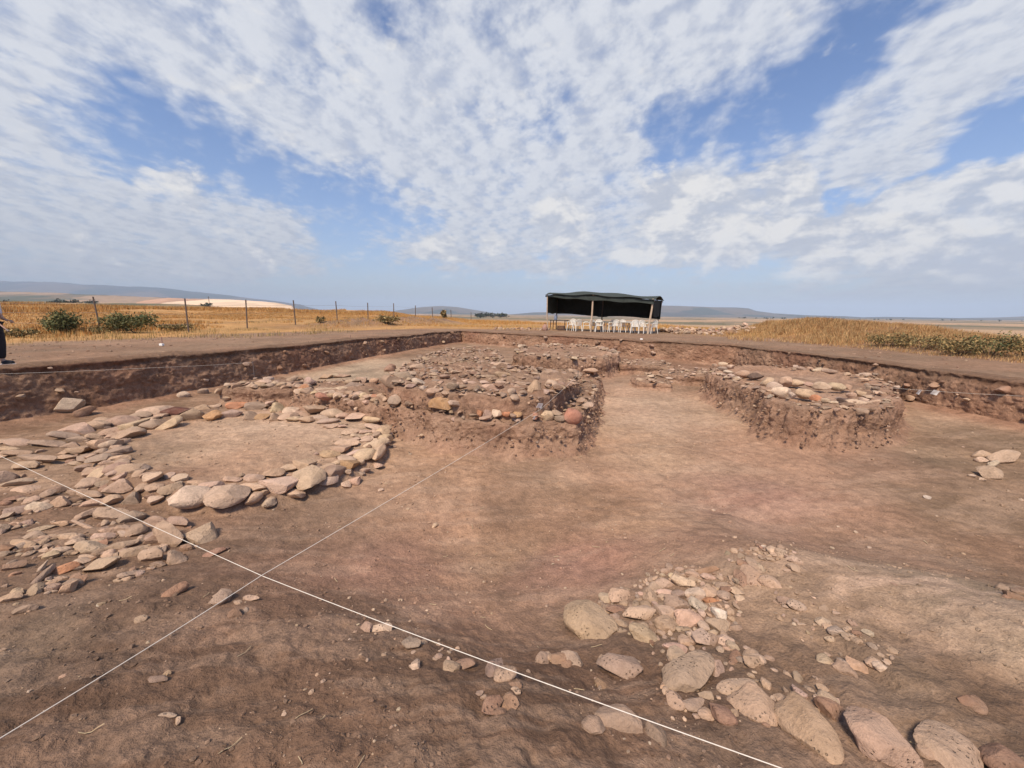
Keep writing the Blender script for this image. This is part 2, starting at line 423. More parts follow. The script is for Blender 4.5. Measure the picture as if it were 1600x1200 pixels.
def ground_col(x, y, z, sd):
    r = np.hypot(x, y); az = np.degrees(np.arctan2(x, y))
    c = np.zeros(x.shape+(3,))
    n = fbm2(x, y, .5, 4, 61); nn = fbm2(x, y, 2.2, 3, 62)
    road = C_ROAD*(1+0.22*n+0.12*nn)[..., None]
    # distance from the trench edge decides road / verge / stubble
    out = -sd
    wid = 7.5+1.2*n
    wid = wid - 9*sstep(24, 36, r)
    verge = sstep(0, 2.0, out-wid)
    stub = C_STRAW*(1+0.25*n+0.2*nn)[..., None]*(1-0.35*sstep(.1, .5, fbm2(x, y, .12, 3, 63)))[..., None]
    c = road*(1-verge[..., None])+stub*verge[..., None]
    # bare trodden ground round the shelter
    bare = np.maximum(np.exp(-(((x-6.5)/8.0)**2+((y-25)/6.5)**2)**2), np.exp(-(((x+13.4)*.91-(y-30)*.41)/2.2)**2)*sstep(25, 30, y)*sstep(50, 43, y))[..., None]
    c = c*(1-bare)+road*bare
    lip = np.exp(-((sd+.1)/.28)**2)[..., None]
    c = c*(1-lip*.8)+C_LIP*lip*.8
    # far valley floor
    far = sstep(140, 420, r)[..., None]
    fn = fbm2(x, y, .004, 4, 65)[..., None]
    fc = np.where(fn > .12, np.array(A(120,112,84,KA)[:3]), np.where(fn < -.12, np.array(A(190,158,124,KA)[:3]), np.array(A(150,130,102,KA)[:3])))
    c = c*(1-far)+fc*far
    k = sd > -0.15
    if k.any():
        fl = soil_col(x[k], y[k])
        s = sd[k]
        m = (0.5+fbm2(x[k]*1.0, y[k]*1.0, 3.0, 3, 64))[..., None]
        cut = C_CUT*(1-m)+C_CUT2*m
        a = sstep(-.12, 0.0, s)[..., None]; b = sstep(.28, .75, s)[..., None]
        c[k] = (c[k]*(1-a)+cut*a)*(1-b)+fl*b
    return c

# ------------------------------------------------------------------ the ground: one sheet to the horizon
def build_ground():
    th = np.concatenate([np.linspace(-180, -66, 48, endpoint=False), np.linspace(-66, 66, 900, endpoint=False), np.linspace(66, 180, 48, endpoint=False)])
    th = np.radians(th)
    rr = [0.25]
    while rr[-1] < 9000:
        q = rr[-1]
        g = 1.0075 if q < 5 else (1.0034 if q < 30 else (1.02 if q < 300 else 1.06))
        rr.append(q*g)
    rr = np.array(rr)
    nr, nt = len(rr), len(th)
    X = rr[:, None]*np.sin(th)[None]; Y = rr[:, None]*np.cos(th)[None]
    x, y = X.ravel(), Y.ravel()
    z, sd = terrain(x, y)
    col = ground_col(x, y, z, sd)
    V = np.c_[x, y, z]
    V = np.r_[V, [[0, 0, float(terrain(np.array([0.0]), np.array([0.0]))[0][0])]]]
    col = np.r_[col, col[:1]]
    i = np.arange(nr-1)[:, None]; j = np.arange(nt)[None]
    jn = (j+1) % nt
    Fq = np.stack([i*nt+j, i*nt+jn, (i+1)*nt+jn, (i+1)*nt+j], -1).reshape(-1, 4)[:, ::-1]
    c0 = len(V)-1
    Fq = np.r_[Fq, np.stack([np.full(nt//2, c0), np.arange(0, nt-1, 2)[:nt//2], np.arange(1, nt, 2)[:nt//2], (np.arange(2, nt+1, 2) % nt)[:nt//2]], -1)[:, ::-1]]
    me = np_mesh('ground', V, Fq, M_EARTH, col, True)
    o = link('ground', me)
    tag(o, 'bare brown excavated earth with straw stubble beyond', None, None, 'structure')
    return o
build_ground()

# ------------------------------------------------------------------ standing blocks of unexcavated earth
def resample(poly, step):
    pts = np.array(poly+[poly[0]])
    seg = np.sqrt((np.diff(pts, axis=0)**2).sum(1)); s = np.r_[0, np.cumsum(seg)]
    n = max(24, int(s[-1]/step)); q = np.linspace(0, s[-1], n, endpoint=False)
    P2 = np.c_[np.interp(q, s, pts[:, 0]), np.interp(q, s, pts[:, 1])]
    for _ in range(max(1, int(.12/step))):                       # soften the corners
        P2 = .25*np.roll(P2, 1, 0)+.5*P2+.25*np.roll(P2, -1, 0)
    return P2
def trench_walls():
    P2 = np.array(TRENCH); seg = np.sqrt((np.diff(P2, axis=0)**2).sum(1)); q = np.r_[0, np.cumsum(seg)]
    u = np.arange(0, q[-1], .028)
    P2 = np.c_[np.interp(u, q, P2[:, 0]), np.interp(u, q, P2[:, 1])]
    for _ in range(8): P2[1:-1] = .25*P2[:-2]+.5*P2[1:-1]+.25*P2[2:]
    k = (np.hypot(P2[:, 0], P2[:, 1]) < 40) & (P2[:, 1] > -3.5)
    P2 = P2[k]; n = len(P2)
    T = np.gradient(P2, axis=0); N = np.c_[T[:, 1], -T[:, 0]]; N /= np.linalg.norm(N, axis=1)[:, None]
    N = np.stack([np.convolve(np.pad(N[:, i], 12, 'edge'), np.ones(25)/25, 'valid') for i in (0, 1)], -1)
    rows = []
    zs = surf(P2[:, 0], P2[:, 1])
    for off, dz in ((-.62, -.05), (-.45, .004), (-.30, .012), (-.18, .015), (-.08, .012), (-.02, .0)):
        q_ = P2+N*off; rows.append((q_, surf(q_[:, 0], q_[:, 1])+dz+.05*np.exp(-((off+.35)/.35)**2)*(1+1.5*fbm2(q_[:, 0], q_[:, 1], 1.5, 3, 24)), np.zeros(n)-off*0, np.full(n, -1.0)))
    top = rows[-1][1]
    foot = P2+N*.42; zf = floor_in(foot[:, 0], foot[:, 1])-.05
    m = 46
    for s_ in np.linspace(0.02, 1, m):
        off = .02+.20*s_+.16*max(0, (s_-.82)/.18)**2 - .05*math.exp(-((s_-.10)/.07)**2)
        rows.append((P2+N*off, top*(1-s_)+zf*s_, np.zeros(n), np.full(n, s_)))
    X = np.concatenate([r_[0][:, 0] for r_ in rows]); Y = np.concatenate([r_[0][:, 1] for r_ in rows])
    Z = np.concatenate([r_[1] for r_ in rows]); S_ = np.concatenate([r_[3] for r_ in rows])
    NN = np.concatenate([N for _ in rows])
    wgt = np.where(S_ > 0, np.clip(S_/.06, .25, 1), 0)
    dsp = (fbm3(X, Y, Z*1.6, 1.6, 2, 171)*.08 + fbm3(X, Y, Z*1.3, 6.5, 3, 173, .6)*.055 + fbm3(X, Y, Z, 24, 2, 175, .6)*.03)*wgt
    V = np.c_[X+NN[:, 0]*dsp, Y+NN[:, 1]*dsp, Z+fbm3(X, Y, Z, 9, 2, 177)*.05*wgt*(S_ < .97)]
    m1 = np.clip(.5+1.2*fbm3(X, Y, Z*1.5, 2.2, 4, 179, .6), 0, 1)[:, None]
    cs = C_CUT*(1-m1)+C_CUT2*m1
    hum = sstep(.30, .05, S_)[:, None]*np.where(S_ > 0, 1, 0)[:, None]          # shade below the overhanging lip, painted into the wall colour
    cs = cs*(1-.38*hum)
    rd = sstep(.05, .35, fbm3(X, Y, Z, .7, 3, 181))[:, None]*.5
    cs = cs*(1-rd)+np.array(A(138,98,80,KA)[:3])*rd
    r1 = C_ROAD*.97
    f = sstep(.86, 1.0, S_)[:, None]
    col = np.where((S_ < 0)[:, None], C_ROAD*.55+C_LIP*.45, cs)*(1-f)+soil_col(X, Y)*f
    i = np.arange(len(rows)-1)[:, None]; j = np.arange(n-1)[None]
    Fq = np.stack([i*n+j, (i+1)*n+j, (i+1)*n+j+1, i*n+j+1], -1).reshape(-1, 4)
    tag(link('trench_wall', np_mesh('trench_wall', V, Fq, M_EARTH_CUT, col, True)), 'cut brown earth face round the edge of the dig', None, None, 'structure')
trench_walls()
BLOCKS = []          # (rim polygon, top height, side width, dip)
def block_mesh(rim, ztop, out=.2, foot=.22, dip=0.0, step=.03, rough=.16, top_cols=None, tilt=None, bumps=.05):
    P2 = resample(rim, step)
    n = len(P2)
    T = np.roll(P2, -1, 0)-np.roll(P2, 1, 0)
    N = np.c_[T[:, 1], -T[:, 0]]; N /= np.linalg.norm(N, axis=1)[:, None]+1e-9
    area = .5*np.sum(P2[:, 0]*np.roll(P2[:, 1], -1)-np.roll(P2[:, 0], -1)*P2[:, 1])
    if area < 0: N = -N
    N = np.stack([sum(np.roll(N[:, i], s) for s in range(-4, 5))/9 for i in (0, 1)], -1)
    # plan wobble
    P2 = P2 + N*(0.16*fbm2(P2[:, 0], P2[:, 1], 1.6, 3, 81))[:, None]
    cen = P2.mean(0)
    rows = []
    ns = 34
    for s in np.linspace(1, 0, ns):                              # s: 1 foot .. 0 rim
        off = out*s + foot*max(0, (s-.8)/.2)**2 - .05*math.exp(-((s-.55)/.2)**2) - (.07 if s < .03 else 0)
        q = P2+N*off
        zb = floor_in(q[:, 0], q[:, 1])-.06
        zt = ztop + (0 if tilt is None else (q-cen) @ np.array(tilt))
        rows.append((q, zb*s+zt*(1-s), np.full(n, s)))
    nc = max(10, int(1.2*np.sqrt(((P2-cen)**2).sum(1)).mean()/step/1.6))
    for u in np.linspace(.985, .0, nc):
        q = cen+(P2-cen)*u - N*.07*min(1, u*1.2)
        zt = ztop + (0 if tilt is None else (q-cen) @ np.array(tilt))
        d = np.sqrt(((P2-cen)**2).sum(1))*(1-u)
        rows.append((q, zt-dip*sstep(.25, .6, d)+np.zeros(n), np.full(n, -1.0)))
    X = np.concatenate([r_[0][:, 0] for r_ in rows]); Y = np.concatenate([r_[0][:, 1] for r_ in rows])
    Z = np.concatenate([r_[1] for r_ in rows]); S = np.concatenate([r_[2] for r_ in rows])
    side = np.where(S >= 0, 1.0, .0)
    wgt = np.where(S >= 0, np.clip(1.15-np.abs(S-.45)*.9, .3, 1), 0)
    NN = np.concatenate([N for _ in rows])
    dsp = (fbm3(X, Y, Z, 2.6, 2, 83, .5)*rough*.65 - np.abs(fbm3(X*1.5, Y*1.5, Z*.55, 9, 3, 87, .6))*rough*.35 + fbm3(X, Y, Z, 24, 2, 88, .6)*rough*.24 + fbm3(X*7, Y*7, Z*1.4, 1.6, 2, 86, .6)*rough*.35)*wgt
    X2 = X+NN[:, 0]*dsp; Y2 = Y+NN[:, 1]*dsp
    Z2 = Z + fbm3(X, Y, Z, 8, 3, 89)*.05*side + (1-side)*(fbm2(X, Y, 1.4, 3, 91)*bumps*1.6 + fbm2(X, Y, 7.0, 3, 93)*bumps*.8)
    rim_b = np.where(S < 0, 0, np.clip(1-S/.15, 0, 1))
    Z2 = Z2 + rim_b*fbm2(X, Y, 3.0, 3, 95)*.08
    V = np.c_[X2, Y2, Z2]
    m1 = np.clip(.5+1.1*fbm3(X, Y, Z, 2.4, 3, 97), 0, 1)[:, None]
    cs = np.array(A(184,151,128,KA)[:3])*(1-m1)+np.array(A(160,126,105,KA)[:3])*m1
    m2 = sstep(.12, .4, fbm3(X, Y, Z, 1.1, 2, 99))[:, None]
    cs = cs*(1-m2*.5)+np.array(A(176,142,120,KA)[:3])*m2*.5
    t0 = top_cols or (A(172,142,120,KA)[:3], A(150,120,100,KA)[:3])
    ct = np.array(t0[0])*m1+np.array(t0[1])*(1-m1)
    k = sstep(.12, .0, np.where(S < 0, 0, S))[:, None]
    k2 = sstep(.8, 1, np.where(S < 0, 0, S))[:, None]
    col = cs*(1-k)+ct*k
    col = col*(1-k2*.6)+soil_col(X, Y)*k2*.6
    nrow = len(rows)
    i = np.arange(nrow-1)[:, None]; j = np.arange(n)[None]; jn = (j+1) % n
    Fq = np.stack([i*n+j, i*n+jn, (i+1)*n+jn, (i+1)*n+j], -1).reshape(-1, 4)
    if area < 0: Fq = Fq[:, ::-1]
    return V, Fq, col
def block(name, label, cat, tiers, group=None):
    Vs, Fs, Cs, o0 = [], [], [], 0
    for kw in tiers:
        V, Fq, c = block_mesh(**kw)
        Vs.append(V); Fs.append(Fq+o0); Cs.append(c); o0 += len(V)
        BLOCKS.append((kw['rim'], kw['ztop'], kw.get('out', .2), kw.get('tilt')))
    me = np_mesh(name, np.concatenate(Vs), np.concatenate(Fs), M_EARTH_CUT, np.concatenate(Cs), True)
    return tag(link(name, me), label, cat, group)

LOW = pz([(462,613),(540,620),(600,630),(660,641),(700,648),(760,654),(850,658),(898,656),(916,640),(924,622),(932,602),(937,590),(880,588),(800,586),(640,592),(540,595),(468,596)], .62)
ARM = pz([(345,604),(395,607),(452,608),(492,604),(486,594),(440,592),(375,595)], .66)
UP = pz([(598,594),(640,606),(700,612),(770,617),(838,622),(880,607),(905,592),(900,580),(850,577),(788,572),(776,547),(740,543),(690,548),(640,566)], .98)
block('earth_platform', 'large stepped earth platform covered in rubble in the middle of the dig', 'earth platform',
      [dict(rim=LOW, ztop=.60, out=.22, foot=.3, bumps=.08), dict(rim=ARM, ztop=.68, out=.10, foot=.10, rough=.10, bumps=.03), dict(rim=UP, ztop=.97, out=.14, foot=.2, bumps=.10, rough=.13)])
BACK = pz([(804,550),(815,543),(845,540),(885,539),(930,542),(958,548),(966,555),(940,560),(885,561),(830,557)], .95)
block('earth_platform', 'round earth platform behind the large one, in front of the shelter', 'earth platform',
      [dict(rim=BACK, ztop=.95, out=.2, foot=.3, dip=.08)])
RIGHT = pz([(1106,580),(1116,573),(1160,570),(1230,573),(1310,580),(1370,590),(1399,602),(1397,622),(1386,636),(1330,640),(1250,637),(1197,625),(1184,611),(1140,597)], .86)
block('earth_platform', 'round steep-sided earth platform ringed with pale stones, right of the open floor', 'earth platform',
      [dict(rim=RIGHT, ztop=.86, out=.22, foot=.25, dip=.10, top_cols=(A(182,150,128,KA)[:3], A(165,134,112,KA)[:3]))])
W1 = pz([(966,563),(1010,560),(1045,566),(1056,572),(1012,570),(970,569)], .66)
block('earth_wall', 'low wall stub capped with small stones behind the right-hand end of the round back platform', 'low wall', [dict(rim=W1, ztop=.64, out=.08, foot=.08, rough=.07)], 'low wall stubs at the back of the dig')
W2 = pz([(1034,577),(1070,575),(1112,581),(1112,588),(1070,586),(1035,582)], .6)
block('earth_wall', 'low wall stub reaching to the left flank of the steep round right-hand platform', 'low wall', [dict(rim=W2, ztop=.58, out=.08, foot=.08, rough=.07)], 'low wall stubs at the back of the dig')
ST = pz([(990,590),(1015,586),(1045,592),(1049,600),(1020,598),(998,597)], .45)
block('earth_stub', 'small free-standing earth lump with pale stones on top, on the open floor', 'earth lump', [dict(rim=ST, ztop=.45, out=.16, foot=.2, rough=.1)])

def height(x, y):
    z, sd = terrain(x, y, True)
    for rim, zt, out, tilt in BLOCKS:
        b = poly_sd(x, y, rim)
        k = b > -out
        z = np.where(k, np.maximum(z, np.where(b > 0, zt, z+(zt-z)*np.clip((b+out)/out, 0, 1))), z)
    return z
def hit(px, py):
    """where the lines of sight through many photo points meet the ground"""
    px = np.asarray(px, float); py = np.asarray(py, float)
    D = np.stack([ray(a, b) for a, b in zip(px, py)])
    T = np.geomspace(.9, 70, 900)
    X = D[:, None, 0]*T; Y = D[:, None, 1]*T; Z = EYE+D[:, None, 2]*T
    H = height(X.ravel(), Y.ravel()).reshape(X.shape)
    below = (Z < H)
    i = np.argmax(below, 1); i[~below.any(1)] = len(T)-1
    i = np.clip(i, 1, None)
    ar = np.arange(len(px))
    d0 = (Z-H)[ar, i-1]; d1 = (Z-H)[ar, i]
    f = np.clip(d0/(d0-d1+1e-9), 0, 1)
    t = T[i-1]+(T[i]-T[i-1])*f
    return D*t[:, None]+np.array([0, 0, EYE]), t
# ------------------------------------------------------------------ stones
def ico(sub):
    bm = bmesh.new(); bmesh.ops.create_icosphere(bm, subdivisions=sub, radius=1)
    V = np.array([v.co for v in bm.verts]); Fc = np.array([[v.index for v in f.verts] for f in bm.faces]); bm.free()
    return V, Fc
ICO4, ICO3, ICO2, ICO1 = ico(4), ico(3), ico(2), ico(1)
def rock_shape(base, seed, cuts=12, lo=.55, hi=.9, bump=.06):
    rg = np.random.default_rng(seed)
    V = base[0].copy()
    for _ in range(cuts):
        nrm = rg.normal(size=3); nrm /= np.linalg.norm(nrm)
        d = rg.uniform(lo, hi)
        s = V @ nrm
        V = V - np.maximum(s-d, 0)[:, None]*nrm*.93
    n = fbm3(V[:, 0]+seed*3.1, V[:, 1], V[:, 2], 1.3, 2, seed)*bump*2.2 + fbm3(V[:, 0]+seed, V[:, 1], V[:, 2], 4.5, 3, seed+7)*bump*.9
    V = V*(1+n)[:, None]
    mn, mx = V.min(0), V.max(0)
    return (V-(mn+mx)/2)/((mx-mn)/2)
def stone_material(name, from_attr):
    m, t, b = mat_new(name)
    tcn = t.new('ShaderNodeTexCoord'); oi = t.new('ShaderNodeObjectInfo')
    pos = t.new('ShaderNodeNewGeometry').outputs['Position']
    base = t.new('ShaderNodeAttribute', attribute_name='Col').outputs['Color'] if from_attr else oi.outputs['Color']
    n1 = t.noise(pos, 7.0, 5, .6, .6); n2 = t.noise(pos, 45.0, 5, .7)
    v = t.new('ShaderNodeTexVoronoi'); t.l.new(pos, v.inputs['Vector']); v.inputs['Scale'].default_value = 55
    pit = t.math('MULTIPLY', t.rng(v.outputs['Distance'], .10, .30, 1, 0), t.rng(t.noise(pos, 9, 2), .5, .62))
    f = t.math('MULTIPLY', t.rng(n1, .28, .72, .70, 1.22, False), t.rng(n2, .25, .75, .70, 1.26, False))
    c = t.vmath('SCALE', base, f)
    c = t.mix(t.math('MULTIPLY', pit, .55), c, t.vmath('SCALE', base, .42))
    st = t.rng(t.noise(pos, 4.3, 6, .65), .42, .66, .10, .72)
    c = t.mix(st, c, t.mix(.40, base, (.40, .30, .225, 1)))
    t.l.new(c, b.inputs['Base Color'])
    h = t.math('MULTIPLY_ADD', n2, .5, t.math('SUBTRACT', n1, t.math('MULTIPLY', pit, .5)))
    bp = t.new('ShaderNodeBump'); bp.inputs['Strength'].default_value = .95; bp.inputs['Distance'].default_value = .03
    t.l.new(h, bp.inputs['Height']); t.l.new(bp.outputs[0], b.inputs['Normal'])
    b.inputs['Roughness'].default_value = .9
    return m
M_STONE = stone_material('stone', False)
M_RUBBLE = stone_material('rubble', True)
ROCKS = {'ang': [], 'rnd': []}
for i in range(12):
    V = rock_shape(ICO3, 200+i, 10, .42, .78, .045)
    me = np_mesh('stone', V, ICO3[1], M_STONE, None, True); me.set_sharp_from_angle(angle=R(28)); ROCKS['ang'].append(me)
for i in range(8):
    V = rock_shape(ICO3, 300+i, 9, .58, .92, .06)
    me = np_mesh('stone', V, ICO3[1], M_STONE, None, True); me.set_sharp_from_angle(angle=R(36)); ROCKS['rnd'].append(me)
BOULD = []
for i in range(6):
    V = rock_shape(ICO4, 400+i, 11, .55, .92, .06)
    me = np_mesh('stone', V, ICO4[1], M_STONE, None, True); me.set_sharp_from_angle(angle=R(34)); BOULD.append(me)

TINT = {'tan': (186,157,133), 'buff': (198,170,145), 'grey': (168,143,124), 'brown': (155,122,101), 'pink': (198,168,148), 'pale': (210,184,160), 'white': (222,204,186),
        'orange': (200,142,106), 'ochre': (188,150,112), 'darkred': (120,78,64), 'red': (178,128,106), 'dark': (112,94,84), 'cream': (208,178,149)}
CNAME = {'tan': 'tan', 'buff': 'buff', 'grey': 'greyish', 'brown': 'brown', 'pink': 'pinkish', 'pale': 'pale', 'white': 'white', 'orange': 'orange', 'ochre': 'ochre', 'darkred': 'dark red', 'red': 'brick red', 'dark': 'dark grey', 'cream': 'cream coloured'}
# each entry: x, y, width, height, tilt of the long axis, colour, [own label]; numbers are read off enlarged crops
def L5(l): return [(x/4, 600+y/4, ww/4, hh/4, a, c, k) for x, y, ww, hh, a, c, k in l]
def conv(l, x0, y0, s, dc, region):
    o = []
    for e in l:
        x, y, ww, hh = e[:4]
        a = e[4] if len(e) > 4 and e[4] is not None else 0
        c = e[5] if len(e) > 5 and e[5] else random.choice(dc)
        k = e[6] if len(e) > 6 else None
        o.append(dict(x=x0+x/s, y=y0+y/s, w=ww/s, h=hh/s, a=a, c=c, label=k, reg=region))
    return o
N_ = None
S = []
S += conv([(440,162,130,65,0,'pale','flat pale stone lying alone at the foot of the left trench wall'),(530,190,90,40,0,'brown','small half-buried brown stone beside the flat pale one under the left trench wall'),
 (1150,75,70,26,0,'pale','thin whitish slab at the foot of the left trench wall'),(1165,25,85,50,0,'tan','tan stone wedged low in the left trench wall above a whitish slab'),(1270,55,60,24,0,'grey','small flat grey stone right of the whitish slab by the left trench wall')],
 0, 600, 4, ['tan'], 'wallfoot')
S += conv([(980,175,160,75),(1120,175,130,65,0,'darkred','dark red stone in the far left part of the stone ring'),(870,205,105,60),(770,235,140,72),(590,270,150,80,0,'buff'),(660,238,100,45),(845,265,130,62),(965,265,110,80),(1065,255,110,72),(1140,215,80,45),(1215,205,95,90),(1265,150,120,40),
 (1340,205,120,70,-10,'ochre','yellowish stone just left of the orange block in the stone ring'),(480,300,190,80,-10),(400,330,130,60),(695,315,120,70),(810,320,130,78),(600,335,80,45),(500,350,90,50),(450,385,120,40),(640,380,150,78,-10),(510,415,140,55,-5),(420,430,90,35),(415,465,125,42),
 (290,380,190,52),(130,370,150,50),(20,365,80,45),(60,410,110,30),(100,440,150,50),(30,450,70,50),(240,475,190,70,10),(160,520,120,60),(470,500,80,30),(630,560,150,75,-15),(660,495,70,35),(750,640,190,85),(960,650,90,50),
 (1210,715,220,130,-5,'pale','large knobbly pale stone at the near left of the stone ring'),(830,720,110,80,0,'grey'),(690,735,110,75),(1240,620,120,35,-5)],
 0, 600, 4, ['tan','tan','buff','grey'], 'ring')
S += conv([(300,135,130,52,0,'orange','flat bright orange block on the far side of the stone ring'),(420,140,130,60,0,'grey'),(490,122,50,38,0,'pink'),(530,155,90,65),(250,190,100,60,0,'pink'),(360,205,90,62,0,'grey'),(440,205,80,40,0,'ochre'),(515,215,70,60),(600,210,90,58),(620,165,80,40),(690,190,90,40),(640,220,80,40),(720,225,80,50),(770,165,100,62),
 (800,215,90,40,0,'pink'),(870,190,95,62,10,'pink'),(945,205,70,50,0,'pink'),(1025,205,115,52,-8,'pink'),(1115,225,110,50,22,'cream'),(850,235,120,40,0,'pink'),(880,265,90,35,0,'pink'),(930,265,80,30,0,'pink'),(1130,275,90,45,10,'buff'),(1195,305,75,65,0,'cream'),(1210,345,70,62,0,'cream'),
 (1000,300,110,42,-10,'pink'),(1090,300,80,32,0,'pink'),(1085,340,90,32,0,'pink'),(1040,330,80,40),(1150,375,130,50,-15,'cream'),(1165,425,95,110,-60,'cream','tall cream stone at the right-hand tip of the stone ring'),(1000,350,90,35,0,'pink'),(970,380,120,50),(930,410,100,55),(865,440,100,52),(1080,450,110,80,0,'cream'),(1030,430,120,42,0,'pink'),(970,475,110,62,0,'cream'),
 (985,510,90,72,0,'ochre'),(890,550,130,100,-15,'grey','block with a dark flat end on the near right of the stone ring'),(840,520,90,40),(705,510,110,72),(610,535,80,52,0,'buff'),(630,570,70,36),(735,605,180,130,-10,'tan','big rounded tan stone second right of the widest block in the stone ring'),(510,565,110,66),(545,640,190,100,0,'buff','big buff oval stone just right of the widest block in the stone ring'),(390,590,100,55,0,'pink'),(250,600,90,42,0,'pink'),
 (230,700,215,150,-6,'buff','widest block on the near edge of the stone ring'),(370,655,150,60,8,'buff'),(455,680,40,50),(620,600,50,32)],
 300, 600, 4, ['tan','tan','buff'], 'ring')
S += conv([(1180,665,40,22,-15,'pale','lone little pale stone on the open floor right of the stone ring'),(1520,882,32,32,0,'cream','lone cream stone lying on the open floor near the slanting string')], 300, 600, 4, ['tan'], 'floor')
S += conv([(40,590,140,105,-10,'grey'),(110,620,170,55,-5),(570,620,160,75,-10),(560,690,110,80,15,'grey'),(570,750,130,50),(170,660,190,45,-10),(350,670,90,50,0,'brown'),(300,690,70,50),(370,740,140,70),(250,770,120,62,-5,'pale'),(110,800,160,52,-15),(40,830,110,50,-15),(545,820,170,60,-25),(690,820,150,92,0,'tan'),(830,835,150,80,-10,'grey'),(650,875,40,55),(1000,860,150,80,-20),(1110,870,110,80,15,'grey'),(370,875,100,28),(260,905,160,36,-10),(540,890,160,35,10),(20,905,60,60),(850,920,130,80,-20),(785,915,90,62),(700,915,140,46,-10),(650,955,130,52,-10),(440,955,110,62,10),(470,990,110,50,-15),
 (1060,955,130,170,25,'tan','tall tan stone standing under the string at the right of the stone spill'),(960,950,110,60,-20),(950,985,80,60,0,'brown'),(1245,960,200,120,-15,'tan','large flat-topped tan stone at the right-hand end of the stone spill'),
 (220,945,150,55,-10),(140,1000,120,72,10),(260,985,90,50,-10),(560,1025,210,80,-5,'buff'),(760,1010,200,52,-20),(680,1060,80,40,-10),(840,1055,150,72,-10),(950,1040,70,45),(380,1045,120,52,-10),(40,1030,90,60,0,'brown'),(30,1060,110,40,-20),(275,1075,60,36),(945,1085,130,92,5,'tan'),(1090,1100,115,100,0,'tan','squarish tan stone on the near right corner of the stone spill'),(985,1135,80,50),(550,1085,90,36),(320,1040,30,60,10),(640,1135,210,100,-15,'buff'),(720,1075,50,40),
 (410,1160,160,72,-15,'orange','orange-tinted flat stone on the near edge of the stone spill'),(100,1135,160,60,-15,'brown'),(260,1150,100,40,-50),(1340,1060,130,40,-15,'brown'),
 (480,680,80,40),(200,730,90,40,-10),(90,720,120,40,-12,'brown'),(160,870,90,30,-12),(90,900,80,30,-12),(330,960,60,40),(600,985,90,36,-12),(180,1060,90,36,-20),(470,1060,60,30,-20),(860,985,80,36,-15)],
 0, 600, 4, ['tan','tan','buff','grey'], 'spill')
S += conv([(210,300,140,45,-40),(170,370,70,50,-35),(250,330,100,32,-15),(290,310,60,20),(320,360,80,52,-35,'tan'),(50,405,95,42,-8,'buff','pale flat stone lying apart at the left edge of the foreground'),(255,375,35,20),(100,455,45,20,-35),(600,295,90,36,-15),(550,325,40,16)], 0, 800, 3, ['tan','grey'], 'spill')
S += conv([(1045,405,70,85,-55,'grey','knobbly grey stone touching the string left of the crossing'),(1175,405,60,36,10,'pink','small pinkish pebble below the string crossing'),(1100,470,70,50,-10,'brown','brown stone below the string left of the pinkish pebble'),(465,435,28,18,-30,'white'),(680,492,26,16,0,'white'),(740,785,70,36),(785,950,70,26),(820,375,120,50,-30,'brown')], 0, 800, 3, ['tan','grey'], 'front')
S += conv([(280,547,90,42,-5,'pale','pale angular stone under the long string in the foreground'),(430,620,62,62,20,'grey','greyish rounded stone just right of the pale one under the long string'),(440,728,42,40,0,'pale','small pale cube-like stone in the left foreground'),(665,715,100,48,0,'brown'),(865,755,90,72,-25,'tan','tan wedge-shaped stone right below the long string'),(1100,680,50,42,0,'buff'),(1060,685,40,32,0,'buff'),(540,688,26,20),(885,900,70,90,30,'brown'),(1400,970,210,135,20,'tan','large rounded stone in the path of the long string, near the bottom edge'),(1300,985,75,58,0,'buff','small buff stone tucked against the left of the large rounded one by the long string'),(840,935,52,36,0,'brown'),(745,850,36,26),(540,62,24,24,0,'cream','tiny cream stone alone in the middle of the open floor'),(910,810,60,32,0,'brown')], 500, 800, 3, ['tan','grey'], 'front')
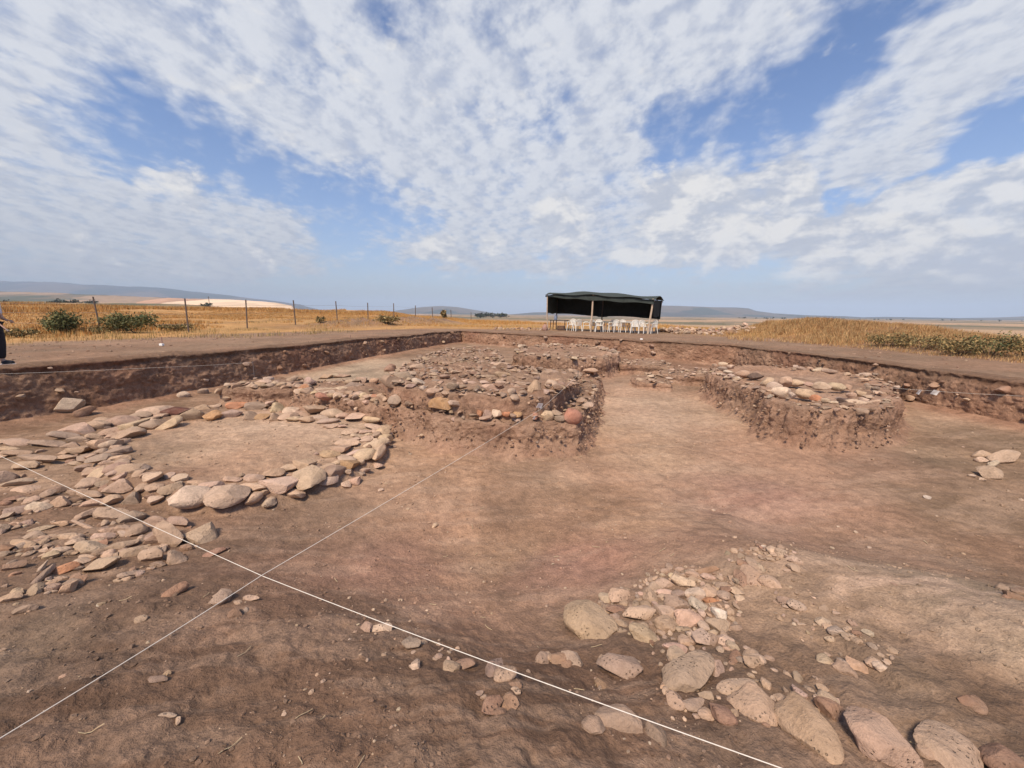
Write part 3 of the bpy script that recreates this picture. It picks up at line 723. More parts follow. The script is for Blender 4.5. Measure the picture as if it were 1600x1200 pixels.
S += conv([(455,460,110,105,20,'buff','round buff stone at the top left of the foreground stone patch'),(365,480,72,72,0,'buff'),(245,645,320,270,38,'tan','big angular boulder left of the foreground stone patch'),(580,580,170,120,-10,'cream','cream five-sided stone right of the big angular boulder'),(475,650,90,52,0,'grey'),(430,555,100,60,0,'brown'),(490,698,32,20),(350,575,80,42),(610,720,180,110,25,'tan'),(660,470,130,80,35),(755,305,60,42),(850,295,62,40),(940,330,100,46,20),(740,385,110,72,0,'pink'),(800,335,50,42,0,'pale'),(880,330,80,32),(870,385,130,62,20,'pale'),(910,375,90,60),(760,450,100,52,10,'pink'),(860,455,100,62,0,'grey'),(950,450,110,82,0,'pale'),(1030,440,110,72,20),(1055,495,90,52,0,'orange','small orange stone at the right of the foreground stone patch'),(1130,400,80,52,15),(1140,460,80,62,20),(1215,440,100,52,25),(1040,345,90,42,10,'pink'),(1020,305,150,42,0,'brown'),(835,520,165,88,15,'grey'),(975,535,125,82,35,'pale'),(750,580,130,100,20,'buff'),(750,655,145,100,30,'tan'),(915,625,170,122,10,'pink','rough pinkish stone in the middle of the foreground stone patch'),(1105,585,100,60,25,'white','whitish split stone on the right side of the foreground stone patch'),(1095,660,150,88,15,'tan'),(880,745,56,56),(875,685,80,42),(1000,750,110,92,35,'pink'),(1140,765,110,88,30,'buff'),(820,815,150,82,10,'pink'),(910,950,270,330,38,'tan','big egg-shaped boulder in the foreground with a seam down its side'),(450,925,255,175,5,'grey','broad grey boulder half sunk in the soil, left of the egg-shaped boulder'),(330,1040,60,92,0,'brown'),(1095,955,95,130,25,'tan'),(1340,890,110,82,0,'tan'),(1210,870,62,92,30,'brown'),(820,1150,125,95,30,'tan'),(950,1180,120,82,0,'grey'),
 (1345,265,55,100,0,'tan','upright narrow stone on the crest of the foreground mound'),(1320,330,90,112,0,'tan','rounded tan stone below the upright one on the crest of the foreground mound'),(1255,345,60,82,0,'brown'),(1445,380,142,72,20,'cream','cream almond-shaped stone just right of the upright stone'),(1210,365,26,26,0,'white'),(1190,350,32,42),(1285,255,40,42,0,'brown'),
 (1420,150,40,22),(1480,170,50,28),(1490,200,60,30,0,'buff'),(1400,140,30,18,0,'white'),(1340,155,40,20),(1300,170,40,18),(1560,300,50,25),(1590,235,60,28),(60,880,90,85,0,'brown'),(110,920,60,50,0,'brown')], 860, 820, 4.2105, ['tan','tan','buff','grey'], 'front')
S += conv([(155,825,155,105,-10,'tan','upper half of a cracked boulder in the right foreground'),(245,925,230,160,48,'tan','lower half of a cracked boulder in the right foreground'),(500,1030,400,170,51,'tan','long tongue-shaped boulder at the bottom right'),(590,925,155,92,25,'brown'),(815,1075,400,185,40,'tan','large oval boulder between the long one and the last one at the bottom right'),(1135,1115,320,190,35,'tan','large smooth boulder second from the bottom right corner'),(1395,1165,230,140,25,'brown','boulder in the bottom right corner'),(570,700,76,52,25,'buff'),(665,745,122,56,35,'tan'),(715,720,102,62,20,'buff','lumpy buff stone in the small cluster on the foreground mound'),(800,710,80,42,30),(850,705,42,16,35),(435,440,82,42,20,'buff','buff stone alone on the foreground mound right of the almond-shaped one'),(555,515,62,42,25),(620,555,76,52,25),(690,580,50,26),(420,222,62,32,10,'buff'),(335,200,42,26),(235,690,82,52),(1280,900,82,62,20,'brown'),(10,945,62,62,0,'tan'),(90,950,122,82,20,'brown'),(460,525,42,20),(1480,375,60,52,0,'brown'),(1420,395,40,30,0,'brown')], 1100, 800, 3, ['tan','buff'], 'front')
S += conv([(1420,300,72,32,0,'buff'),(1510,315,112,46,0,'tan','widest stone of the little group on the floor by the right trench wall'),(1420,322,62,20,10,'pale'),(1470,340,52,22,10,'pale'),(1450,380,112,38,12,'buff'),(1380,385,30,16,0,'pale'),(1425,400,34,16,0,'pale'),(1195,475,36,12,10,'white','sliver of white stone on the open floor below the steep round platform')], 1000, 600, 2.6667, ['tan'], 'rightfloor')
S += conv([(455,300,145,88,0,'ochre','big ochre stone in the front face of the large stepped platform'),(715,370,42,62,0,'orange'),(765,380,62,78,0,'grey'),(830,368,68,62,0,'pale'),(890,368,62,42,0,'orange'),(965,370,62,42,0,'ochre'),(1080,380,46,50,0,'red'),(1150,380,92,72,0,'cream','smooth cream cobble on the front ledge of the large stepped platform'),(1325,388,115,105,10,'red','brick red lump on the front corner of the large stepped platform'),
 (1075,215,85,130,0,'tan','long stone hanging down over the front rim of the large stepped platform'),(800,195,140,52,0,'pink'),(740,160,80,32,0,'pink'),(850,160,72,28,0,'pink'),(315,160,90,52,0,'pale'),(340,200,46,46,0,'pale'),(120,75,62,52,0,'brown'),(145,160,100,62,0,'grey'),(220,120,120,62,0,'grey'),(410,220,100,52),(490,235,62,42),(165,280,100,82,0,'grey'),(180,252,84,28,0,'pink'),(60,250,62,42),(250,300,62,42,0,'grey'),(600,190,72,36),(625,150,62,24,0,'pale'),(620,240,90,32),(550,300,82,52,0,'pink'),(20,150,62,42),(700,225,62,42,0,'pale'),(790,258,62,18,0,'pale'),
 (1185,175,82,62),(1230,150,62,42),(1300,150,72,32,0,'pale'),(1340,100,92,52),(1440,80,92,32,0,'pink'),(1270,110,72,32),(1160,100,82,42),(1090,110,72,32),(990,120,92,32),(860,110,92,42),(930,85,62,26),(850,45,112,36),(1000,175,62,42),(960,200,62,42),(930,220,52,32),(1040,60,70,26),(560,90,80,30),(480,120,80,30),(420,80,70,26),(660,90,80,26),(720,60,70,24),(520,180,70,36),(780,120,70,26)], 580, 560, 4.2105, ['tan','tan','buff','grey'], 'platform')
S += conv([(80,690,62,32,0,'pale'),(40,715,92,42,0,'buff'),(230,695,62,42),(290,750,72,52,0,'orange'),(340,700,62,42,0,'pink'),(440,680,72,42),(490,670,62,32,0,'pale'),(575,710,52,32,0,'buff'),(610,740,112,62,0,'grey'),(660,700,62,42),(520,760,122,42,-10,'buff'),(640,790,62,42,0,'buff'),(680,800,56,56,0,'pale'),(740,810,62,52,0,'red'),(790,810,52,42),(540,675,92,32),(430,800,100,50,0,'red'),(840,620,62,52,0,'brown'),(850,710,112,82,0,'grey'),(950,670,92,52),(1010,620,100,52),(970,740,62,42,0,'grey'),(625,878,28,28,0,'pale')], 400, 420, 4, ['tan','tan','buff'], 'platform')
S += conv([(360,200,92,46,0,'tan'),(445,215,92,46,0,'dark'),(220,130,62,26,0,'pale'),(270,150,52,32,0,'pale'),(215,165,62,32),(255,185,62,26,0,'pale'),(440,127,42,22,0,'pale'),(320,225,32,18,0,'white'),(530,265,82,72,0,'buff'),(575,290,92,62,0,'pale'),(620,330,112,72,0,'pale','biggest pale cobble on the near rim of the steep round platform'),(560,330,72,42,0,'buff'),(655,255,76,62,0,'buff'),(705,350,56,46,0,'pale'),(790,340,108,58,0,'cream','smooth cream cobble on the near rim of the steep round platform'),(868,368,76,42,0,'orange','small orange cobble next to the smooth cream one on the round platform rim'),(932,385,56,36),(985,397,56,24,0,'pale'),(735,265,92,42),(815,275,62,36),(905,285,102,52,0,'buff'),(1010,290,92,46,0,'buff'),(1080,290,62,36),(1140,400,112,42,0,'pale'),(1225,405,56,36,0,'buff'),(1200,380,62,32,0,'pale'),(1060,385,82,36,0,'dark'),(1030,370,52,26),(1170,335,72,42),(1110,345,62,42),(1240,365,52,32),(1280,390,62,36),(1250,300,62,32),(1230,280,52,32),(560,140,32,16),(600,138,32,16),(680,145,42,20),(710,160,32,16),(760,160,62,26),(825,160,42,22),(875,170,62,32,0,'pale'),(960,180,92,26),(1120,190,62,32,0,'pale'),(1085,200,42,26),(1205,205,72,36,0,'pale'),(1040,160,42,20),(1195,240,62,26),(1310,240,62,22)], 1080, 540, 4.4444, ['tan','buff','grey'], 'mound')

REGION = {'wallfoot': ('by the left trench wall', 'loose stones at the foot of the trench wall'), 'ring': ('in the low round stone ring', 'stones of the round stone ring'), 'spill': ('in the stone spill left of the ring', 'stones of the spill left of the ring'),
          'floor': ('on the open floor', 'loose stones on the open floor'), 'front': ('in the foreground', 'stones in the foreground soil'), 'rightfloor': ('on the floor by the right trench wall', 'stones in the group by the right trench wall'),
          'platform': ('on the large stepped platform', 'stones of the large stepped platform'), 'mound': ('on the steep round platform', 'stones ringing the steep round platform')}
def sector(s):
    x, y, g = s['x'], s['y'], s['reg']
    if g == 'ring':
        if x < 120: return 'in the left tail of the low round stone ring'
        if x < 250: return 'on the near left bend of the low round stone ring' if y > 735 else 'on the far left bend of the low round stone ring'
        if x > 560: return 'at the right-hand tip of the low round stone ring'
        if y > 705: return 'on the near edge of the low round stone ring'
        if x > 480: return 'in the broad right-hand part of the low round stone ring'
        return 'on the far edge of the low round stone ring'
    if g == 'spill':
        if y < 760: return 'at the top of the stone spill left of the ring'
        if y > 880: return 'on the near fringe of the stone spill left of the ring'
        if x > 190: return 'at the right side of the stone spill left of the ring'
        if x > 95: return 'in the middle of the stone spill left of the ring'
        return 'at the left edge of the stone spill left of the ring'
    if g == 'front':
        if x < 480: return 'near the string crossing in the left foreground'
        if x < 880: return 'along the long string in the middle foreground'
        if y < 905: return 'on the crest of the foreground mound' if x > 1110 else 'at the top of the foreground stone patch'
        if x < 1120 and y < 1010: return 'in the foreground stone patch'
        if y < 1060 and x > 1120: return 'on the bare slope of the foreground mound'
        return 'among the boulders at the bottom right'
    if g == 'platform':
        if x < 560: return 'on the narrow left arm of the large stepped platform'
        if y > 635: return 'in the front face of the large stepped platform'
        if x > 800: return 'on the right-hand rim of the large stepped platform'
        if y < 600: return 'on the back of the rubble top of the large stepped platform'
        return 'along the front rim of the large stepped platform'
    if g == 'mound':
        if y < 588 and x > 1190: return 'on the far rim of the steep round platform'
        if x < 1185: return 'on the left rim of the steep round platform'
        if x > 1310: return 'on the right-hand rim of the steep round platform'
        return 'on the near rim of the steep round platform'
    return REGION[g][0]

PTS, TT = hit([s['x'] for s in S], [s['y']+.12*s['h'] for s in S])
for s, p, t in zip(S, PTS, TT):
    s['p'] = p
    z = p[2]
    pd = ray(s['x'], s['y']+.12*s['h'])
    dep = t                                                     # distance along the viewing axis
    ang = R(s['a']); ca, sa = math.cos(ang), math.sin(ang)
    def gp(dx, dy):
        d = ray(s['x']+dx, s['y']+.12*s['h']+dy)
        if d[2] > -1e-3: return None
        k = (z-EYE)/d[2]
        return np.array([d[0]*k, d[1]*k])
    g0 = p[:2]
    hor = np.linalg.norm(pd[:2]*t); phi = math.atan2(EYE-z, hor)
    dist = math.hypot(hor, EYE-z)
    q = gp(ca*s['w']/4, sa*s['w']/4)
    face = s['reg'] in ('platform', 'mound') or phi < R(11)
    if q is None or face:
        U = np.array([1.0, 0])*s['w']/2*dep/F_PX
        ax = np.array([pd[1], -pd[0]])/np.linalg.norm(pd[:2]); U = ax*np.linalg.norm(U)/max(1e-6, 1.0)
        Vl = s['h']/2*dep/F_PX
        T = Vl*(.95 if s['reg'] == 'platform' else 1.1); D = min(Vl*1.2, np.linalg.norm(U)*1.0)
        lowf = .2
    else:
        U = (q-g0)*2
        q2 = gp(-sa*s['h']/4, ca*s['h']/4)
        Vv = (q2-g0)*2
        lu, lv = np.linalg.norm(U), np.linalg.norm(Vv)
        # part of the footprint not along U
        un = U/lu
        perp = abs(-un[1]*Vv[0]+un[0]*Vv[1])
        T = .62*min(lu, max(perp*.9, .35*lu))
        T = min(T, .85*perp*math.tan(phi)) if s['h'] < s['w']*1.25 else T
        T = max(T, .28*min(lu, perp))
        D = math.sqrt(max(perp*perp-(T/max(math.tan(phi), .05))**2, (.45*perp)**2))
        lowf = .12
    if s['reg'] in ('ring', 'spill'):
        T *= 1.5; D = min(D, 1.15*float(np.linalg.norm(U))); U = U*1.08; D *= 1.08
        hh_ = s['h']/2*dep/F_PX; T = min(T, max(.45*hh_, (hh_*1.12-D*math.sin(phi)*.8)/math.cos(phi)))
    if s['reg'] in ('rightfloor', 'wallfoot'):
        T *= 1.7; D = min(D, .8*float(np.linalg.norm(U)))
    s['U'] = U; s['D'] = D; s['T'] = T; s['low'] = lowf
    s['area'] = s['w']*s['h']
S.sort(key=lambda s: -s['area'])
MAXIND = 296
rub_V, rub_F, rub_C = [], [], []
_off = [0]
SMALL = [(rock_shape(ICO2, 500+i, 9, .4, .78, .05), ICO2[1]) for i in range(12)]
TINY = [(rock_shape(ICO1, 600+i, 7, .55, .9, .08), ICO1[1]) for i in range(10)]
class Heap:
    """many little stones nobody could count, gathered into one object"""
    def __init__(s): s.V, s.F, s.C, s.n = [], [], [], 0
    def add(s, lib, p, ax, yaw, col, tilt=.25):
        V, Fc = lib[RNG.integers(len(lib))]
        r_ = RNG.integers(4)*math.pi/2
        c, n = math.cos(r_), math.sin(r_)
        W = np.c_[V[:, 0]*c-V[:, 1]*n, V[:, 0]*n+V[:, 1]*c, V[:, 2]]*np.array(ax)
        tx = RNG.normal()*tilt
        W = np.c_[W[:, 0], W[:, 1]*math.cos(tx)-W[:, 2]*math.sin(tx), W[:, 1]*math.sin(tx)+W[:, 2]*math.cos(tx)]
        c, n = math.cos(yaw), math.sin(yaw)
        W = np.c_[W[:, 0]*c-W[:, 1]*n, W[:, 0]*n+W[:, 1]*c, W[:, 2]]+np.array(p)
        s.V.append(W); s.F.append(Fc+s.n); s.n += len(W)
        s.C.append(np.tile(np.array(col)[:3], (len(W), 1)))
    def build(s, name, label, cat, mat=None):
        me = np_mesh(name, np.concatenate(s.V), np.concatenate(s.F), mat or M_RUBBLE, np.concatenate(s.C), True)
        me.set_sharp_from_angle(angle=R(38))
        return tag(link(name, me), label, cat, None, 'stuff')
def tint(c, j=.10):
    k = 1+RNG.normal()*j
    b = [q_*1.10 for q_ in A(*TINT[c], KA)]
    return (b[0]*k*(1+RNG.normal()*.03), b[1]*k, b[2]*k*(1+RNG.normal()*.04), 1.0)
rubble = Heap()
for i, s in enumerate(S):
    lu = float(np.linalg.norm(s['U'])); yaw = math.atan2(s['U'][1], s['U'][0])
    zc_ = s['p'][2]+s['T']*(1-2*s['low'])*.72
    if s['reg'] == 'front': zc_ = s['p'][2]+s['T']*.34; g_ = 1.18 if s['w'] < 34 else 1.06; lu *= g_; s['D'] *= g_
    if s['reg'] == 'platform' or s['reg'] == 'mound': zc_ = s['p'][2]+s['T']*.35
    col = tint(s['c'], .07)
    if i < MAXIND:
        big = s['w'] > 34 and s['reg'] == 'front'
        lib = BOULD if big else (ROCKS['rnd'] if s['c'] in ('cream',) or (s['reg'] == 'mound' and RNG.random() < .6) or (s['reg'] == 'front' and RNG.random() < .2) else ROCKS['ang'])
        o = link('stone', lib[RNG.integers(len(lib))])
        o.rotation_mode = 'XYZ'
        o.rotation_euler = (RNG.normal()*.12, RNG.normal()*.10, yaw+(math.pi if RNG.random() < .5 else 0))
        o.scale = (lu*1.12, s['D']*1.12, s['T']*1.1)
        o.location = (s['p'][0], s['p'][1], zc_)
        o.color = col
        asp = s['w']/max(s['h'], 1)
        size = 'big' if s['area'] > 1400 else ('mid-sized' if s['area'] > 450 else 'small')
        shp = 'flat' if asp > 2.3 else ('blocky' if asp < 1.35 else 'oblong')
        lab = s['label'] or f"{size} {shp} {CNAME[s['c']]} stone {sector(s)}"
        tag(o, lab, 'stone', REGION[s['reg']][1])
    else:
        rubble.add(SMALL, (s['p'][0], s['p'][1], zc_), (lu, s['D'], s['T']), yaw, col, .12)

# --- rubble: crumbled masonry on top of the platforms, small stones in the cut faces, grit on the floor
def fill(poly, zt, n, smin, smax, cols, edge=None, lib=None, emb=.35):
    P_ = np.array(poly); mn, mx = P_.min(0), P_.max(0); k = 0; tries = 0
    while k < n and tries < n*60:
        tries += 1
        x, y = RNG.uniform(mn, mx)
        d = float(poly_sd(np.array([x]), np.array([y]), poly)[0])
        if d < -.05: continue
        if edge and d > edge*(.4+RNG.random()): continue
        s_ = smin+(smax-smin)*RNG.random()**2.2
        rubble.add(lib or SMALL, (x, y, zt+s_*emb*.5+.03*RNG.normal()), (s_*(1+.6*RNG.random()), s_*(.7+.3*RNG.random()), s_*(.38+.3*RNG.random())), RNG.random()*6.28, [q_*.84 for q_ in tint(RNG.choice(cols), .08)], .28)
        k += 1
MIXC = ['tan', 'tan', 'tan', 'buff', 'grey', 'brown', 'grey', 'pink']
fill(UP, .98, 900, .025, .095, MIXC)
fill(UP, .98, 150, .04, .11, MIXC, edge=.25)
fill(ARM, .67, 40, .02, .06, MIXC)
fill(LOW, .62, 170, .03, .10, MIXC, edge=.35)
fill(BACK, .96, 150, .05, .14, ['tan', 'buff', 'pale', 'grey'], edge=.30)
fill(BACK, .90, 90, .03, .07, MIXC)
fill(RIGHT, .86, 170, .03, .085, ['tan', 'buff', 'pale', 'grey', 'brown'], edge=.35)
for W_, zt in ((W1, .65), (W2, .6)): fill(W_, zt, 60, .03, .09, ['buff', 'pale', 'pink', 'tan'])
fill(ST, .46, 26, .03, .09, ['buff', 'pale', 'tan'])
def scatter_faces(rim, z0, z1, n, out, smin=.012, smax=.06):
    P2 = resample(list(rim), .05)
    for _ in range(n):
        p = P2[RNG.integers(len(P2))]; c = P2.mean(0); f = RNG.random()
        dv = (p-c)/np.linalg.norm(p-c)
        s_ = smin+(smax-smin)*RNG.random()**3
        q = p+dv*(out*f+.02)
        rubble.add(SMALL, (q[0], q[1], z1+(z0-z1)*f), (s_, s_, s_*.8), RNG.random()*6.28, tint(RNG.choice(MIXC), .13), .4)
scatter_faces(LOW, .1, .58, 150, .22, .008, .04); scatter_faces(UP, .64, .95, 90, .12, .01, .05); scatter_faces(BACK, .25, .9, 110, .18, .015, .06); scatter_faces(RIGHT, .25, .82, 110, .20, .008, .04)
def clods(rim, z0, z1, n, out):
    P2 = resample(list(rim), .05); c = P2.mean(0)
    for _ in range(n):
        p = P2[RNG.integers(len(P2))]; f = RNG.random(); dv = (p-c)/np.linalg.norm(p-c)
        s_ = .006+.022*RNG.random()**2.5; q = p+dv*(out*f+.01+.03*RNG.normal())
        b = np.array(A(156,124,103,KA)[:3])*RNG.uniform(.75, 1.3)
        rubble.add(TINY, (q[0], q[1], z1+(z0-z1)*f), (s_, s_, s_*.8), RNG.random()*6.28, b, .5)
clods(ARM, .12, .62, 260, .12); clods(LOW, .08, .60, 1500, .24); clods(UP, .64, .97, 600, .12); clods(BACK, .25, .93, 500, .2); clods(RIGHT, .22, .85, 1300, .22)
# small stones in the trench walls
for i in range(len(TRENCH)-1):
    a, b = np.array(TRENCH[i]), np.array(TRENCH[i+1]); L = np.linalg.norm(b-a)
    nrm = np.array([b[1]-a[1], -(b[0]-a[0])])/L
    for _ in range(int(L*4.5)):
        p = a+(b-a)*RNG.random(); dd = RNG.uniform(.02, .5)
        q = p+nrm*dd
        if abs(q[0]) > 16: continue
        z, sd = terrain(np.array([q[0]]), np.array([q[1]]))
        s_ = .015+.10*RNG.random()**3.6
        hz2 = RNG.random(); zt_ = float(surf(p[:1], p[1:])[0]); q3 = p+nrm*.45; zf_ = float(floor_in(q3[:1], q3[1:])[0])
        rubble.add(SMALL, (a[0]+(p-a)[0]+nrm[0]*(.06+.16*hz2), a[1]+(p-a)[1]+nrm[1]*(.06+.16*hz2), float(zt_)*(1-hz2)+zf_*hz2), (s_*1.2, s_, s_*.8), RNG.random()*6.28, tint(RNG.choice(['tan', 'brown', 'brown', 'grey', 'brown']), .15), .4)
# extra little stones between the big ones of ring and spill
for s in [q for q in S if q['reg'] in ('ring', 'spill', 'front')]:
    for _ in range(2 if s['reg'] != 'front' else 1):
        an = RNG.random()*6.28; rr_ = float(np.linalg.norm(s['U']))*(1.0+.8*RNG.random())
        x, y = s['p'][0]+rr_*math.cos(an), s['p'][1]+rr_*math.sin(an)
        z = float(height(np.array([x]), np.array([y]))[0]); s_ = .012+.04*RNG.random()**2
        rubble.add(SMALL, (x, y, z+s_*.2), (s_*1.3, s_, s_*.7), RNG.random()*6.28, tint(RNG.choice(['tan', 'brown', 'grey', 'buff']), .12))
OCC = np.array([[*s['p'][:2], float(np.linalg.norm(s['U']))] for s in S if s['reg'] in ('ring', 'spill')])
rp = np.array(RING); k_ = 0
for _ in range(9000):
    x, y = RNG.uniform(rp.min(0)-.2, rp.max(0)+.2)
    d = float(poly_sd(np.array([x]), np.array([y]), RING)[0])
    wide = .62 if x > -2.6 else .42
    if not (.03 < d < wide): continue
    s_ = .06+.06*RNG.random()
    dd = np.hypot(OCC[:, 0]-x, OCC[:, 1]-y)
    if (dd < OCC[:, 2]*.72+s_*.80).any(): continue
    OCC = np.r_[OCC, [[x, y, s_*1.15]]]
    z = float(height(np.array([x]), np.array([y]))[0])
    rubble.add(SMALL, (x, y, z+s_*.22), (s_*1.35, s_*1.0, s_*.62), RNG.random()*6.28, tint(RNG.choice(['tan', 'buff', 'grey', 'tan'] if x < -3.4 else ['pink', 'buff', 'tan', 'cream']), .06), .15)
    k_ += 1
    if k_ > 170: break
OC2 = np.array([[*s['p'][:2], float(np.linalg.norm(s['U']))] for s in S if s['reg'] == 'front'])
for poly_, n_, lo_, hi_ in (([(935,935),(1000,905),(1030,885),(1090,885),(1150,905),(1165,930),(1150,985),(1110,1010),(1040,1000),(985,1000)], 110, .014, .042),
                            ([(1130,862),(1180,850),(1235,862),(1250,880),(1190,880),(1140,880)], 34, .012, .034),
                            ([(1000,1000),(1130,1000),(1260,1060),(1330,1120),(1200,1150),(1040,1110)], 46, .010, .034),
                            ([(1170,890),(1320,960),(1420,1040),(1330,1060),(1200,960)], 40, .008, .026),
                            ([(560,960),(700,1020),(860,1080),(830,1100),(640,1040)], 16, .008, .026)):
    pp = np.array(poly_, float); k_ = 0; t_ = 0
    while k_ < n_ and t_ < 4000:
        t_ += 1
        u_, v_ = RNG.uniform(pp.min(0), pp.max(0))
        if poly_sd(np.array([u_]), np.array([v_]), poly_)[0] < 0: continue
        g_ = at_z(u_, v_, .35); x, y = g_
        z = float(height(np.array([x]), np.array([y]))[0]); x, y = at_z(u_, v_, z)
        s_ = lo_+(hi_-lo_)*RNG.random()**1.6
        if (np.hypot(OC2[:, 0]-x, OC2[:, 1]-y) < OC2[:, 2]*.85+s_*.9).any(): continue
        OC2 = np.r_[OC2, [[x, y, s_*1.1]]]; k_ += 1
        z = float(height(np.array([x]), np.array([y]))[0])
        rubble.add(SMALL, (x, y, z+s_*.12), (s_*1.25, s_*.95, s_*.7), RNG.random()*6.28, tint(RNG.choice(['tan', 'buff', 'grey', 'pink', 'tan']), .09), .2)
# rubble dump beyond the shelter
for _ in range(620):
    x = RNG.uniform(10.6, 15.6); y = 27.5-.25*(x-10)+RNG.normal()*.8
    z = float(surf(np.array([x]), np.array([y]))[0]); s_ = .05+.13*RNG.random()**2
    hgt = .30*math.exp(-((y-27.5+.25*(x-10))/.8)**2)
    rubble.add(SMALL, (x, y, z+hgt*RNG.random()+s_*.3), (s_*1.2, s_, s_*.8), RNG.random()*6.28, tint(RNG.choice(['tan', 'grey', 'brown', 'buff', 'pale']), .15), .5)
for _ in range(70):
    x = RNG.uniform(-1.5, 2.8); y = 30+RNG.normal()*.8
    z = float(surf(np.array([x]), np.array([y]))[0]); s_ = .05+.13*RNG.random()**2
    rubble.add(SMALL, (x, y, z+s_*.3), (s_*1.2, s_, s_*.8), RNG.random()*6.28, tint(RNG.choice(['tan', 'grey', 'brown', 'buff']), .15), .5)
rubble.build('small_stones', 'countless small rubble stones on platforms, in trench walls and heaped beyond the shelter', 'rubble')

grit = Heap()
n = 9000
rad = .9*np.exp(RNG.random(n)*math.log(13)); an = RNG.uniform(-1.0, 1.0, n)
gx, gy = rad*np.sin(an), rad*np.cos(an)
gz = height(gx, gy)
_, gsd = terrain(gx, gy)
keep = vn2(gx*1.3, gy*1.3, 77) > -.18
gcol = soil_col(gx, gy)
for i in range(n):
    if gsd[i] < .4 or not keep[i]: continue
    s_ = (.0018+.0065*RNG.random()**5)*(rad[i]**.55)
    c = gcol[i]*(.8+.5*RNG.random()) if RNG.random() < .8 else np.array(tint(RNG.choice(['buff', 'pale', 'tan']))[:3])*.9
    grit.add(TINY, (gx[i], gy[i], gz[i]+s_*.25), (s_*1.2, s_, s_*.8), RNG.random()*6.28, c)
n = 3200
gx, gy = RNG.uniform(-18, 16, n), RNG.uniform(5, 34, n)
gz, gsd = terrain(gx, gy)
for i in range(n):
    if gsd[i] > -.15 or gsd[i] < -9: continue
    s_ = .008+.028*RNG.random()**3
    grit.add(TINY, (gx[i], gy[i], gz[i]+s_*.3), (s_*1.2, s_, s_*.8), RNG.random()*6.28, np.array(tint(RNG.choice(['tan', 'brown', 'brown', 'grey']))[:3])*.9)
grit.build('grit', 'scattered crumbs of earth and tiny pebbles over the dig floor', 'grit')

# dry straw bits
sv, sf, scn = [], [], []
M_STRAW = plain_mat('straw', (.48, .38, .24), .8, .2, 30)
for k in range(48):
    r_ = 1.1*math.exp(RNG.random()*math.log(6)); a_ = RNG.uniform(-.95, .95)
    x, y = r_*math.sin(a_), r_*math.cos(a_)
    L = RNG.uniform(.02, .085); yaw = RNG.random()*3.14; wv = .0010+.0005*r_
    p0 = np.array([x, y, 0]); dv = np.array([math.cos(yaw), math.sin(yaw), 0]); nv = np.array([-dv[1], dv[0], 0])
    bend = RNG.normal()*.12
    for j in range(5):
        u = j/4-.5
        q = p0+dv*L*u+nv*L*bend*(u*u)*2
        q[2] = float(height(np.array([q[0]]), np.array([q[1]]))[0])+.006+.012*max(0, u)
        b0 = len(sv)
        sv += [q-nv*wv, q+nv*wv, q+np.array([0, 0, wv*1.2])]
        if j:
            for m_ in range(3): sf.append((b0-3+m_, b0-3+(m_+1) % 3, b0+(m_+1) % 3, b0+m_))
me = np_mesh('straw_litter', np.array(sv), np.array(sf), M_STRAW)
tag(link('straw_litter', me), 'loose bits of dry straw on the foreground soil', 'straw', None, 'stuff')
